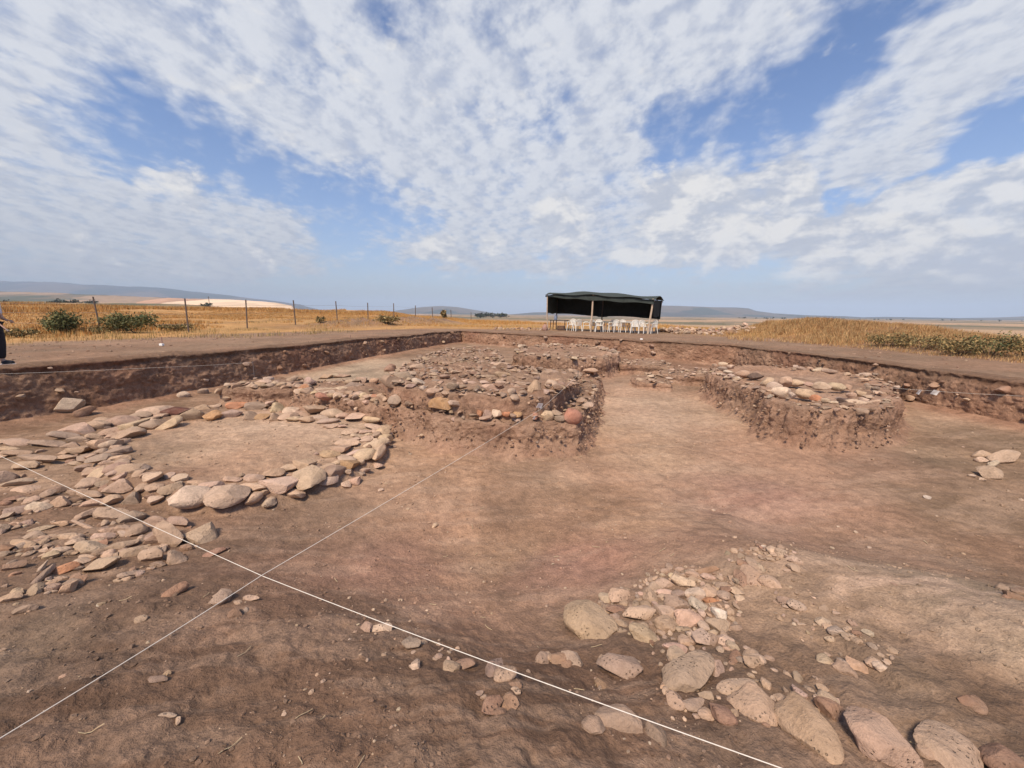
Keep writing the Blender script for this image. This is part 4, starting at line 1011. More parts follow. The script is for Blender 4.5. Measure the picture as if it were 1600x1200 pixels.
# ------------------------------------------------------------------ building helpers
class MB:
    def __init__(s): s.bm = bmesh.new()
    def tube(s, pts, r, seg=7, cap=True):
        pts = [Vector(p) for p in pts]; rs = r if isinstance(r, (list, tuple)) else [r]*len(pts)
        rings = []
        up = Vector((0, 0, 1))
        for i, p in enumerate(pts):
            d = (pts[min(i+1, len(pts)-1)]-pts[max(i-1, 0)]).normalized()
            a = d.cross(up if abs(d.z) < .95 else Vector((1, 0, 0))).normalized(); b = d.cross(a)
            rings.append([s.bm.verts.new(p+(a*math.cos(t)+b*math.sin(t))*rs[i]) for t in [2*math.pi*k/seg for k in range(seg)]])
        for q0, q1 in zip(rings, rings[1:]):
            for k in range(seg): s.bm.faces.new((q0[k], q0[(k+1) % seg], q1[(k+1) % seg], q1[k]))
        if cap: s.bm.faces.new(rings[0][::-1]); s.bm.faces.new(rings[-1])
        return s
    def box(s, c, d, rot=None, bev=.0):
        g = bmesh.ops.create_cube(s.bm, size=1)
        for v in g['verts']:
            v.co = Vector((v.co.x*d[0], v.co.y*d[1], v.co.z*d[2]))
            if rot is not None: v.co = rot @ v.co
            v.co += Vector(c)
        if bev:
            es = list({e for v in g['verts'] for e in v.link_edges})
            bmesh.ops.bevel(s.bm, geom=es, offset=bev, segments=2, affect='EDGES', profile=.6)
        return s
    def sheet(s, grid, thick=.01):
        """grid: rows of points -> a cloth of some thickness"""
        top = [[s.bm.verts.new(p) for p in row] for row in grid]
        bot = [[s.bm.verts.new(Vector(p)+Vector(n)*thick) for p, n in zip(row, nr)] for row, nr in zip(grid, s._norm(grid))]
        nr, ncl = len(grid), len(grid[0])
        for i in range(nr-1):
            for j in range(ncl-1):
                s.bm.faces.new((top[i][j], top[i][j+1], top[i+1][j+1], top[i+1][j]))
                s.bm.faces.new((bot[i][j], bot[i+1][j], bot[i+1][j+1], bot[i][j+1]))
        for j in range(ncl-1):
            s.bm.faces.new((top[0][j+1], top[0][j], bot[0][j], bot[0][j+1])); s.bm.faces.new((top[-1][j], top[-1][j+1], bot[-1][j+1], bot[-1][j]))
        for i in range(nr-1):
            s.bm.faces.new((top[i][0], top[i+1][0], bot[i+1][0], bot[i][0])); s.bm.faces.new((top[i+1][-1], top[i][-1], bot[i][-1], bot[i+1][-1]))
        return s
    def _norm(s, grid):
        out = []
        for i, row in enumerate(grid):
            r_ = []
            for j, p in enumerate(row):
                a = Vector(grid[min(i+1, len(grid)-1)][j])-Vector(grid[max(i-1, 0)][j])
                b = Vector(row[min(j+1, len(row)-1)])-Vector(row[max(j-1, 0)])
                n = a.cross(b); r_.append(n.normalized() if n.length > 0 else Vector((0, 0, 1)))
            out.append(r_)
        return out
    def build(s, name, mat, parent=None, smooth=False):
        bmesh.ops.recalc_face_normals(s.bm, faces=s.bm.faces)
        me = bpy.data.meshes.new(name); s.bm.to_mesh(me); s.bm.free()
        me.materials.append(mat)
        if smooth:
            me.polygons.foreach_set('use_smooth', [True]*len(me.polygons)); me.set_sharp_from_angle(angle=R(45))
        return link(name, me, parent)
def empty(name, loc, rz=0):
    o = bpy.data.objects.new(name, None); COL.objects.link(o); o.location = loc; o.rotation_euler = (0, 0, rz); return o
def copy_thing(o, loc, rz):
    c = o.copy(); COL.objects.link(c); c.location = loc; c.rotation_euler = (0, 0, rz)
    for ch in [k for k in COL.objects if k.parent == o]:
        d = ch.copy(); COL.objects.link(d); d.parent = c
    return c
def gz_(x, y): return float(height(np.array([float(x)]), np.array([float(y)]))[0])

# ------------------------------------------------------------------ far hills
def hill_mat(name, cols, scale):
    m, t, b = mat_new(name)
    pos = t.new('ShaderNodeNewGeometry').outputs['Position']
    v = t.new('ShaderNodeTexVoronoi'); v.inputs['Scale'].default_value = scale
    mp = t.new('ShaderNodeMapping'); t.l.new(pos, mp.inputs['Vector']); mp.inputs['Scale'].default_value = (1, .55, 1); mp.inputs['Rotation'].default_value = (0, 0, .5)
    t.l.new(t.vmath('ADD', mp.outputs[0], t.vmath('SCALE', t.noise(pos, scale*.8, 3, .5, out='Color'), .5/scale)), v.inputs['Vector'])
    sp = t.new('ShaderNodeSeparateXYZ'); t.l.new(v.outputs['Color'], sp.inputs[0])
    c = t.mix(t.rng(sp.outputs[0], .35, .45), cols[0], cols[1])
    c = t.mix(t.rng(sp.outputs[1], .62, .66), c, cols[2])
    f = t.rng(t.noise(pos, scale*4, 4, .6), .3, .7, .75, 1.2, False)
    t.l.new(t.vmath('SCALE', c, f), b.inputs['Base Color'])
    return m
def ridge(label, prof, D, front, mat, rough=.10, base=-12):
    P_ = sorted(prof); xs = np.array([p[0] for p in P_], float); ys = np.array([p[1] for p in P_], float)
    n = 240
    px = np.linspace(xs[0], xs[-1], n); py = np.interp(px, xs, ys)
    rows = []
    tt = np.concatenate([np.linspace(0, 1, 16), np.linspace(1, 1.9, 9)[1:]])
    for t in tt:
        q = []
        for i in range(n):
            d = ray(px[i], py[i])
            dep = D
            cx_, cy_, cz_ = d[0]*dep, d[1]*dep, EYE+d[2]*dep
            edge = min(1, 12*min(i, n-1-i)/n)
            cz_ = base+(cz_-base)*edge
            k = 1-(1-t)*front/D
            s_ = .5-.5*math.cos(math.pi*t)
            z = base+(cz_-base)*max(0, s_)
            q.append((cx_*k, cy_*k, z))
        rows.append(q)
    V = np.array(rows).reshape(-1, 3)
    hh = np.clip((V[:, 2]-base), 0, None)
    s1 = 6.0/D
    V[:, 2] += hh*rough*fbm2(V[:, 0], V[:, 1], s1*1.5, 4, 131)
    i = np.arange(len(tt)-1)[:, None]; j = np.arange(n-1)[None]
    Fq = np.stack([i*n+j, i*n+j+1, (i+1)*n+j+1, (i+1)*n+j], -1).reshape(-1, 4)
    o = link('hill', np_mesh('hill', V, Fq, mat, None, True))
    return tag(o, label, None, None, 'structure')
HM1 = hill_mat('hill_far', [A(84,82,76), A(108,98,86), A(70,76,68)], .0022)
HM2 = hill_mat('hill_fields', [A(122,108,84), A(165,138,108), A(92,92,70)], .006)
HM3 = hill_mat('hill_wheat', [A(225,188,150), A(235,205,170), A(190,150,118)], .002)
HM4 = hill_mat('hill_near', [A(140,120,86), A(196,160,112), A(100,98,68)], .012)
ridge('long hazy blue ridge at the left horizon', [(-300,449),(-200,444),(0,442),(100,443),(150,445),(220,449),(280,454),(330,459),(380,465),(430,471),(480,478),(540,486)], 8000, 3400, HM1)
ridge('patchwork of dark fields below the left ridge', [(-420,460),(-300,458),(0,457),(100,459),(180,462),(250,466),(330,471),(400,477)], 2600, 1300, HM2)
ridge('pale wheat coloured slope beyond the fence', [(190,477),(225,470),(262,466.5),(330,467.5),(390,470),(430,473.5),(455,478),(480,484)], 1900, 900, HM3)
ridge('near olive slope with a dark line of trees', [(-900,472),(-200,471),(0,470),(120,472),(250,475),(340,477),(430,482)], 620, 300, HM4, .05)
ridge('rounded blue hill in the middle of the horizon', [(570,492),(600,488),(630,484),(660,480),(690,478.5),(715,480),(740,484),(770,489),(800,493)], 6500, 2000, HM1)
ridge('low blue ridge behind the shelter', [(760,495),(800,491),(835,488),(880,487),(950,487),(1010,490),(1060,494)], 6000, 1800, HM1)
ridge('flat-topped blue mesa right of the shelter', [(960,489),(1005,481),(1030,477.5),(1060,478),(1110,480),(1150,480.5),(1170,482),(1182,486),(1210,489.5),(1260,492.5),(1320,494),(1370,497),(1400,498)], 5600, 1800, HM1, .02)
ridge('long low blue ridge at the right horizon', [(1240,499),(1380,495),(1440,496),(1500,497),(1560,496),(1600,494.5),(1720,494),(1900,490)], 5200, 1800, HM1)

# ------------------------------------------------------------------ plants
def leaf_mat(name):
    m, t, b = mat_new(name)
    at = t.new('ShaderNodeAttribute', attribute_name='Col').outputs['Color']
    t.l.new(at, b.inputs['Base Color'])
    b.inputs['Roughness'].default_value = .8
    return m
M_LEAF = leaf_mat('leaf'); M_GRASS = leaf_mat('grass_blade')
M_TWIG = plain_mat('twig', (.12, .085, .055), .9)
def grass(name, label, xy, h, cols, blades=6, wid=.02, lean=.35, spread=.12):
    n = len(xy); x, y = xy[:, 0], xy[:, 1]
    z = height(x, y)
    V, C = [], []
    for b in range(blades):
        hh = h*RNG.uniform(.55, 1.1, n); yaw = RNG.uniform(0, 6.28, n)
        ox, oy = RNG.normal(0, spread, n), RNG.normal(0, spread, n)
        lx, ly = np.cos(yaw)*hh*lean*RNG.random(n)+hh*.12, np.sin(yaw)*hh*lean*RNG.random(n)
        wy = RNG.uniform(0, 3.14, n); wx_, wy_ = np.cos(wy)*wid*np.sqrt(h/np.mean(h)), np.sin(wy)*wid*np.sqrt(h/np.mean(h))
        p0 = np.c_[x+ox-wx_, y+oy-wy_, z-.03]; p1 = np.c_[x+ox+wx_, y+oy+wy_, z-.03]; p2 = np.c_[x+ox+lx, y+oy+ly, z+hh]
        V.append(np.stack([p0, p1, p2], 1).reshape(-1, 3))
        cc = np.array([c[:3] for c in cols])[RNG.integers(0, len(cols), n)]*RNG.uniform(.7, 1.25, n)[:, None]
        C.append(np.repeat(cc, 3, 0))
    V = np.concatenate(V); C = np.concatenate(C)
    me = np_mesh(name, V, np.arange(len(V)).reshape(-1, 3), M_GRASS, C)
    return tag(link(name, me), label, name.replace('_', ' '), None, 'stuff')
GOLD = [A(206,154,88), A(190,132,70), A(216,172,108), A(176,124,72)]
PALE = [A(206,168,112), A(190,156,104), A(214,184,130)]
# stubble field behind the fence
n = 62000
r_ = np.sqrt(RNG.uniform(20**2, 80**2, n)); a_ = np.radians(RNG.uniform(-72, 38, n))
kp = RNG.random(n) < np.interp(np.degrees(a_), [-12, 2], [1, .45])
r_, a_ = r_[kp], a_[kp]
x, y = r_*np.sin(a_), r_*np.cos(a_)
_, sd = terrain(x, y, False)
fx = -22.8+np.clip(y-21.7, -30, 80)*.125
beyond = (sd < -8.5) & ~((np.abs(x-6.5) < 7.5) & (y < 36) & (x > -2)) & (r_ < np.interp(np.degrees(a_), [-10, 5], [80, 58])) & (fbm2(x, y, .12, 3, 63) > -.28)
x, y = x[beyond], y[beyond]
hh = .13+.30*sstep(.02, .30, fbm2(x, y, .085, 3, 141))+.04*RNG.random(len(x))
hh = hh*(.55+.45*sstep(24, 32, np.hypot(x, y)))
grass('dry_grass', 'golden dry stubble and grass in the field beyond the fence', np.c_[x, y], hh, GOLD+PALE, 6, .022)
# bank on the right
n = 16000
x = RNG.normal(17.8, 2.1, n); y = RNG.uniform(8, 31, n)
_, sd = terrain(x, y, False)
k = (sd < -4.2) & (fbm2(x, y, .45, 3, 143) > -.38) & (x < 24)
x, y = x[k], y[k]
hh = .10+.20*sstep(-.1, .3, fbm2(x, y, .35, 3, 145))+.06*np.exp(-((x-17.8)/1.6)**2)
grass('dry_grass', 'golden dry grass on the spoil bank at the right', np.c_[x, y], hh, [A(188,146,100), A(204,168,120), A(170,126,84), A(196,160,112), A(160,122,84), A(176,150,106)], 7, .015, .9)
# thin yellow weeds on the verges and beyond the shelter
n = 9000
x = RNG.uniform(-22, 26, n); y = RNG.uniform(10, 42, n)
_, sd = terrain(x, y, False)
k = (sd < -4.5) & (sd > -17) & (fbm2(x, y, .22, 3, 147) > .10) & ~((np.abs(x-6.5) < 6.5) & (np.abs(y-26) < 5.5)) 
x, y = x[k], y[k]
grass('verge_grass', 'thin dry grass and weeds along the track verges', np.c_[x, y], .10+.16*RNG.random(len(x)), PALE+[A(120,116,70), A(150,134,84)], 6, .010)

def bush(name, label, cat, c, size, hgt, nleaf, cols, group=None, lsize=.05, stems=9):
    root = empty(name, (c[0], c[1], gz_(*c)))
    tag(root, label, cat, group)
    mb = MB(); tips = []
    for i in range(stems):
        a = RNG.random()*6.28; l = RNG.uniform(.5, 1.0)
        e = np.array([math.cos(a)*size*l*.8, math.sin(a)*size*l*.8, hgt*RNG.uniform(.55, 1.0)*(1.15-.5*l)])
        p = [(0.1*e[0], .1*e[1], -.05), tuple(e*np.array([.45, .45, .6])), tuple(e)]
        mb.tube(p, [.014, .010, .004], 5); tips.append((np.array(p[1]), e))
    mb.build('stem', M_TWIG, root)
    m = nleaf; V = np.zeros((m, 4, 3)); C = np.zeros((m, 4, 3))
    cl = [tips[RNG.integers(len(tips))] for _ in range(m)]
    base = np.array([a+(b-a)*RNG.random()**.6 for a, b in cl]) + RNG.normal(size=(m, 3))*np.array([size*.17, size*.17, hgt*.13])
    base[:, 2] = np.abs(base[:, 2])
    d = RNG.normal(size=(m, 3)); d /= np.linalg.norm(d, axis=1)[:, None]
    e = np.cross(d, RNG.normal(size=(m, 3))); e /= np.linalg.norm(e, axis=1)[:, None]
    L = lsize*RNG.uniform(.6, 1.5, m)[:, None]
    V[:, 0] = base-d*L; V[:, 1] = base+e*L*.38; V[:, 2] = base+d*L; V[:, 3] = base-e*L*.38
    cc = np.array([q[:3] for q in cols])[RNG.integers(0, len(cols), m)]*RNG.uniform(.65, 1.35, m)[:, None]
    C[:] = cc[:, None]
    link('foliage', np_mesh('foliage', V.reshape(-1, 3), np.arange(m*4).reshape(-1, 4), M_LEAF, C.reshape(-1, 3)), root)
    return root
GREEN = [A(112,116,78), A(98,104,70), A(136,130,88), A(86,92,62)]
OLIVE = [A(140,124,84), A(118,110,76), A(176,150,104), A(104,98,68), A(160,132,90)]
def spot(px, py):
    p, _ = hit([px], [py]); return (p[0][0], p[0][1])
for (px, py, ww, hh, nl, cols, lab) in [
    (102,522,64,36,2600,GREEN,'rounded dark green bush left of the nearest fence post'),
    (215,520,86,32,2600,GREEN,'wide green bush between the two nearest fence posts'),
    (30,527,50,15,900,OLIVE,'low weedy clump beside the person at the left edge'),
    (160,521,50,12,700,OLIVE,'small low weed at the foot of the nearest fence post'),
    (275,516,60,10,700,OLIVE,'flat strip of weeds right of the wide green bush'),
    (608,505,44,12,600,OLIVE,'grey-green weed on the dirt heap in the middle of the horizon'),
    (502,504,16,9,200,OLIVE,'tiny weed left of the dirt heap by the fence'),
    (692,494,14,12,260,OLIVE,'upright weed by the farthest fence posts'),
    (1385,542,62,24,900,OLIVE,'olive weed bush farthest left on the front of the grassy bank'),
    (1440,546,80,24,1000,OLIVE,'broad olive bush second from the left on the grassy bank'),
    (1545,556,80,36,1500,OLIVE+GREEN,'tallest weedy bush on the bank near the right edge'),
    (1500,555,60,24,1200,OLIVE,'low olive weeds left of the tallest weedy bush'),
    (1605,560,60,30,1200,OLIVE,'olive bush cut by the right edge of the picture'),
    (1145,514,14,8,200,GREEN,'tiny green shrub beside the stone heap right of the shelter')]:
    c = spot(px, py); dep = math.hypot(*c)*math.cos(math.atan((px-800)/603))
    bush('weed_bush', lab, 'bush', c, ww*dep/603/2, hh*dep/603*1.05, nl, cols, 'bushes and weeds round the dig', max(.035, .0032*dep))
# dark line of far trees on the near slope, and the small dark wood at the middle of the horizon
tv, tc_ = [], []
def tree_clump(px, py, D, hpx, npx):
    d = ray(px, py)*D; H = hpx*D/603
    k = int(npx)
    b = RNG.normal(size=(k, 3))*np.array([H*.45, H*.4, H*.26])+np.array([d[0], d[1], EYE+d[2]+H*.5])
    s_ = H*.16
    e1 = RNG.normal(size=(k, 3))*s_; e2 = RNG.normal(size=(k, 3))*s_
    tv.append(np.stack([b-e1, b+e2, b+e1, b-e2], 1).reshape(-1, 3))
    c = np.array(A(70,74,56)[:3])*RNG.uniform(.6, 1.3, k)[:, None]
    tc_.append(np.repeat(c, 4, 0))
for i in range(120):
    px = RNG.uniform(-160, 335)
    if vn2(np.array([px*.03]), np.array([1.0]), 5)[0] < -.22: continue
    tree_clump(px, np.interp(px, [-200, 0, 120, 250, 340], [473, 473.5, 475, 478, 479.5]), 560, RNG.uniform(2.5, 6), 60)
for i in range(26):
    px = RNG.uniform(742, 792)
    tree_clump(px, 495, 900, RNG.uniform(2.5, 5.5), 50)
for i in range(30):
    px = RNG.uniform(1120, 1600)
    tree_clump(px, np.interp(px, [1120, 1600], [497, 502]), 1500, RNG.uniform(1, 2.2), 30)
V = np.concatenate(tv)
tag(link('far_trees', np_mesh('far_trees', V, np.arange(len(V)).reshape(-1, 4), M_LEAF, np.concatenate(tc_))), 'dark distant line of trees at the foot of the hills', 'trees', None, 'stuff')

# ------------------------------------------------------------------ wire fence
M_POST = plain_mat('rusty_iron', (.13, .10, .085), .8, .3, 12)
M_WIRE = plain_mat('wire', (.20, .19, .18), .5)
fence = empty('wire_fence', (-18.1, 21.7, gz_(-18.1, 21.7)))
tag(fence, 'wire fence on thin rusty posts along the edge of the stubble field', 'fence')
fo = np.array(fence.location)
FP = [(-28.5, 21.0), (-22.9, 21.6), (-18.1, 21.7), (-17.6, 25.8), (-16.7, 30), (-15.7, 35), (-14.8, 40), (-15.8, 52), (-14.9, 60), (-13.9, 68), (-12.4, 79), (-10.4, 98)]
tops = []
for i, (x, y) in enumerate(FP):
    z = gz_(x, y); ln = (RNG.normal()*.05, RNG.normal()*.05)
    wv = .024+.0006*y
    MB().tube([(x-fo[0], y-fo[1], z-.25-fo[2]), (x-fo[0]+ln[0], y-fo[1]+ln[1], z+1.85-fo[2])], wv, 6).build('post', M_POST, fence)
    tops.append((x-fo[0], y-fo[1], z-fo[2], ln))
for hgt in (.45, 1.0, 1.5):
    mb = MB()
    pts = []
    for (a, b) in zip(tops, tops[1:]):
        for t in (0, .25, .5, .75):
            pts.append((a[0]+(b[0]-a[0])*t, a[1]+(b[1]-a[1])*t, a[2]+(b[2]-a[2])*t+hgt-.05*math.sin(math.pi*t)))
    mb.tube(pts, .006, 4).build('wire', M_WIRE, fence)
# lamp-topped pole at the end of the fence, utility pole far off
pl = empty('utility_pole', tuple(np.array(ray(327, 474)*560)+np.array([0, 0, EYE]))); tag(pl, 'far-off thin utility pole standing in front of the pale slope', 'pole')
MB().tube([(0, 0, -6), (0, 0, 10)], .35, 6).build('pole_shaft', M_POST, pl); MB().box((0, 0, 8.6), (4, .4, .4)).build('crossarm', M_POST, pl)

# ------------------------------------------------------------------ shade shelter
M_CLOTH = plain_mat('shade_cloth', (.022, .026, .025), .85, .25, 6, .2)
M_CLOTH2 = plain_mat('shade_net', (.045, .055, .05), .85, .25, 6, .2)
M_POLE = plain_mat('peeled_wood', (.46, .36, .27), .8, .25, 9)
M_POLE2 = plain_mat('dark_wood', (.10, .075, .06), .85, .25, 9)
FL, FM, FR = (2.5, 28.5), (5.45, 26.95), (8.65, 24.6)
RL, RM, RR = (3.5, 31.3), (6.75, 29.6), (10.25, 27.4)
G = {k: gz_(*v) for k, v in dict(FL=FL, FM=FM, FR=FR, RL=RL, RM=RM, RR=RR).items()}
TOP = dict(FL=3.68, FM=3.62, FR=3.30, RL=3.62, RM=3.60, RR=3.34)
sh_o = Vector((*FL, G['FL']))
shel = empty('shade_shelter', sh_o)
tag(shel, 'open shelter of black shade cloth on rough wooden poles beyond the dig', 'shelter')
def loc(p): return Vector(p)-sh_o
for k, p, r__, mt in (('FL', FL, .05, M_POLE), ('FM', FM, .065, M_POLE), ('FR', FR, .065, M_POLE), ('RL', RL, .04, M_POLE2), ('RM', RM, .05, M_POLE2), ('RR', RR, .05, M_POLE)):
    lx, ly = {'FR': (.22, 0), 'RR': (.35, .1), 'FL': (-.08, 0), 'FM': (.06, 0)}.get(k, (0, 0))
    a = Vector((p[0]-lx*.6, p[1], G[k]-.2)); b = Vector((p[0]+lx*.4, p[1]+ly, TOP[k]+.10))
    pts = [loc(a+(b-a)*t+Vector((RNG.normal()*.015, RNG.normal()*.015, 0))) for t in (0, .25, .5, .75, 1)]
    MB().tube(pts, [r__*1.1, r__, r__*.95, r__*.9, r__*.8], 8).build('post', mt, shel, True)
def lerp(a, b, t): return a+(b-a)*t
def along(keys, pts, t, off=0.0):
    n_ = len(pts)-1; i = min(int(t*n_), n_-1); f = t*n_-i
    return Vector((lerp(pts[i][0], pts[i+1][0], f), lerp(pts[i][1], pts[i+1][1], f), lerp(TOP[keys[i]], TOP[keys[i+1]], f)+off))
FK, RK = ('FL', 'FM', 'FR'), ('RL', 'RM', 'RR')
def front(t, off=0.0): return along(FK, (FL, FM, FR), t, off)
def rear(t, off=0.0): return along(RK, (RL, RM, RR), t, off)
MB().tube([loc(front(t, -.03+.02*math.sin(9*t))) for t in np.linspace(-.02, 1.02, 14)], .035, 6).build('front_beam', M_POLE, shel)
MB().tube([loc(rear(t, -.03)) for t in np.linspace(-.02, 1.02, 14)], .035, 6).build('rear_beam', M_POLE2, shel)
for t in (.02, .5, .98):
    MB().tube([loc(front(t, .02)), loc(lerp(front(t), rear(t), .5)+Vector((0, 0, .2))), loc(rear(t, .02))], .03, 6).build('rafter', M_POLE2, shel)
grid = []
for s_ in np.linspace(-.05, 1.05, 13):
    row = []
    for t in np.linspace(-.025, 1.03, 30):
        p = lerp(front(min(max(t, 0), 1)), rear(min(max(t, 0), 1)), s_)
        ex = (front(1)-front(0)).normalized()*((t-min(max(t, 0), 1))*6.7)
        p = p+ex
        p.z += .09+.26*math.sin(math.pi*min(max(s_, 0), 1))*(.75+.35*math.sin(math.pi*min(max(t*1.25, 0), 1))) + .05*math.sin(t*17+s_*5)*.8
        row.append(tuple(loc(p)))
    grid.append(row)
MB().sheet(grid, .015).build('roof_cloth', M_CLOTH2, shel, True)
def curtain(fn, t0, t1, drop, mat, name, nt=26, nz=7, wave=.06, off=0.02):
    g = []
    nrm = Vector((.6, .8, 0))
    for k in range(nz):
        f = k/(nz-1); row = []
        for t in np.linspace(t0, t1, nt):
            p = fn(t, .04); zb = drop(t)
            z = lerp(p.z, zb, f)
            w_ = wave*(.3+f)*math.sin(t*43)+wave*.7*math.sin(t*97+2)*f
            q = Vector((p.x, p.y, z))+nrm*(w_+off)
            row.append(tuple(loc(q)))
        g.append(row)
    MB().sheet(g, .008).build(name, mat, shel, True)
curtain(rear, -.01, 1.01, lambda t: lerp(2.42, 2.16, t)+.04*math.sin(t*11)-(.05 if .45 < t < .55 else 0), M_CLOTH, 'back_curtain', 60)
curtain(front, -.02, 1.02, lambda t: lerp(3.60, 3.10, t)+.03*math.sin(t*23), M_CLOTH2, 'front_valance', 40, 3, .02, -.05)
def left(t, off=0.0): return lerp(front(0), rear(0), t)+Vector((0, 0, off))
def rightside(t, off=0.0): return lerp(front(1), rear(1), t)+Vector((0, 0, off))
curtain(left, 0, 1, lambda t: 2.44+.03*math.sin(t*9), M_CLOTH2, 'side_curtain', 24, 6, .04)
curtain(rightside, .25, 1, lambda t: 2.28+.03*math.sin(t*9), M_CLOTH, 'side_curtain', 24, 6, .04)

# ------------------------------------------------------------------ plastic chairs and tables
M_PLASTIC = plain_mat('white_plastic', (.70, .68, .63), .45, .08, 4, .4)
M_DARKTOP = plain_mat('dark_table', (.05, .045, .045), .6)
def make_chair():
    t = empty('plastic_chair', (0, 0, 0)); tag(t, 'white plastic garden chair with arms', 'chair', 'white plastic chairs under the shelter')
    g = [[(x, y, .43-.02*math.cos(x*6)+.03*(y > .18)) for x in np.linspace(-.23, .23, 7)] for y in np.linspace(-.22, .23, 6)]
    MB().sheet(g, .018).build('seat', M_PLASTIC, t, True)
    mb = MB()
    prof = [(-.22, .45), (-.235, .60), (-.20, .76), (-.10, .83), (0, .845), (.10, .83), (.20, .76), (.235, .60), (.22, .45)]
    mb.tube([(x, -.21-.13*(z-.45)-.03*(1-(x/.24)**2), z) for x, z in prof], .022, 6)
    for x in (-.15, -.075, 0, .075, .15):
        mb.box((x, -.265, .63), (.045, .014, .40), Matrix.Rotation(R(10), 3, 'X'))
    mb.build('backrest', M_PLASTIC, t, True)
    for sx in (-1, 1):
        MB().tube([(sx*.235, -.22, .60), (sx*.27, -.08, .655), (sx*.275, .10, .65), (sx*.255, .20, .60), (sx*.24, .21, .45)], .024, 6).build('armrest', M_PLASTIC, t, True)
        MB().tube([(sx*.225, .20, .44), (sx*.265, .25, 0)], [.032, .022], 6).build('leg', M_PLASTIC, t, True)
        MB().tube([(sx*.215, -.20, .46), (sx*.26, -.29, 0)], [.032, .022], 6).build('leg', M_PLASTIC, t, True)
    return t
def under(t, inn):
    p = lerp(front(t), rear(t), inn); return p.x, p.y
chair0 = make_chair()
CH = [(.27, .12, 2.6, 'left pair, the nearer one'), (.335, .06, .4, ''), (.42, .22, 1.4, ''), (.50, .40, -1.2, ''), (.56, .12, 3.0, ''), (.63, .50, .3, ''), (.69, .10, 2.2, ''), (.76, .30, -.6, ''), (.83, .52, .2, ''), (.88, .02, 2.8, ''), (.955, .06, 3.5, ''), (1.0, .22, 1.9, '')]
LAB = ['leftmost white plastic chair under the shelter, beside the dark table', 'white plastic chair just left of the middle front pole', 'white plastic chair just right of the middle front pole', 'white plastic chair at the left side of the left white table', 'white plastic chair in front of the left white table', 'white plastic chair behind the gap between the two white tables', 'white plastic chair between the two white tables at the front', 'white plastic chair at the left of the right white table', 'white plastic chair behind the right white table', 'white plastic chair left of the right front pole, farthest out in the open', 'white plastic chair directly behind the right front pole', 'rightmost white plastic chair under the shelter']
for i, ((t, inn, rz, _), lab) in enumerate(zip(CH, LAB)):
    x, y = under(t, inn); l3 = (x, y, gz_(x, y)+.01)
    if i == 0: chair0.location = l3; chair0.rotation_euler = (0, 0, rz); o = chair0
    else: o = copy_thing(chair0, l3, rz)
    o['label'] = lab
def make_table(mat, name, w_, d_, h_, label, cat, group=None):
    t = empty(name, (0, 0, 0)); tag(t, label, cat, group)
    MB().box((0, 0, h_-.02), (w_, d_, .045), None, .012).build('tabletop', mat, t, True)
    for sx in (-1, 1):
        for sy in (-1, 1): MB().tube([(sx*(w_/2-.08), sy*(d_/2-.08), h_-.04), (sx*(w_/2-.04), sy*(d_/2-.04), 0)], [.03, .024], 6).build('leg', mat, t, True)
    return t
ta = make_table(M_PLASTIC, 'plastic_table', .85, .85, .72, 'left white plastic table among the chairs', 'table', 'white plastic tables under the shelter')
x, y = under(.53, .30); ta.location = (x, y, gz_(x, y)+.01); ta.rotation_euler = (0, 0, -.6)
x, y = under(.80, .26); tb = copy_thing(ta, (x, y, gz_(x, y)+.01), -.5); tb['label'] = 'right white plastic table among the chairs'
td = make_table(M_DARKTOP, 'work_table', 1.3, .6, .74, 'dark work table at the left end of the shelter', 'table')
x, y = under(.10, .35); td.location = (x, y, gz_(x, y)+.01); td.rotation_euler = (0, 0, -.55); tz = td.location.z+.745
M_JUG = plain_mat('blue_grey_plastic', (.25, .30, .42), .5); M_SACK = plain_mat('sack', (.33, .20, .16), .9, .3, 14); M_CRATE = plain_mat('crate', (.10, .06, .05), .8)
jug = empty('water_jug', (x-.25, y+.1, tz)); tag(jug, 'blue-grey water jug on the dark work table', 'jug')
MB().tube([(0, 0, 0), (0, 0, .03), (0, 0, .26), (0, 0, .33), (0, 0, .37)], [.10, .115, .115, .05, .04], 12).build('jug_body', M_JUG, jug, True)
MB().tube([(.03, 0, .33), (.13, 0, .32), (.14, 0, .2), (.11, 0, .12)], .014, 6).build('handle', M_JUG, jug, True)
cx_, cy_ = under(.13, .30)
cr = empty('crate', (cx_, cy_, gz_(cx_, cy_)+.01)); tag(cr, 'dark slatted crate on the ground under the dark work table', 'crate')
mb = MB()
for z in (.06, .17, .28):
    for q in ((0, -.19, .52, .02), (0, .19, .52, .02), (-.25, 0, .02, .36), (.25, 0, .02, .36)): mb.box((q[0], q[1], z), (q[2], q[3], .075))
mb.build('crate_slats', M_CRATE, cr)
mb = MB()
for sx in (-.235, .235):
    for sy in (-.165, .165): mb.box((sx, sy, .165), (.035, .035, .33))
mb.box((0, 0, .012), (.46, .34, .02)); mb.build('crate_frame', M_CRATE, cr)
sx_, sy_ = under(-.02, -.03)
sk = empty('sack', (sx_, sy_, gz_(sx_, sy_))); tag(sk, 'slumped reddish sack at the foot of the left front pole', 'sack')
MB().tube([(0, 0, 0), (.01, 0, .10), (.0, .02, .28), (.03, .0, .42), (.02, .0, .47), (.02, 0, .53)], [.17, .22, .19, .10, .04, .08], 12).build('sack_body', M_SACK, sk, True)

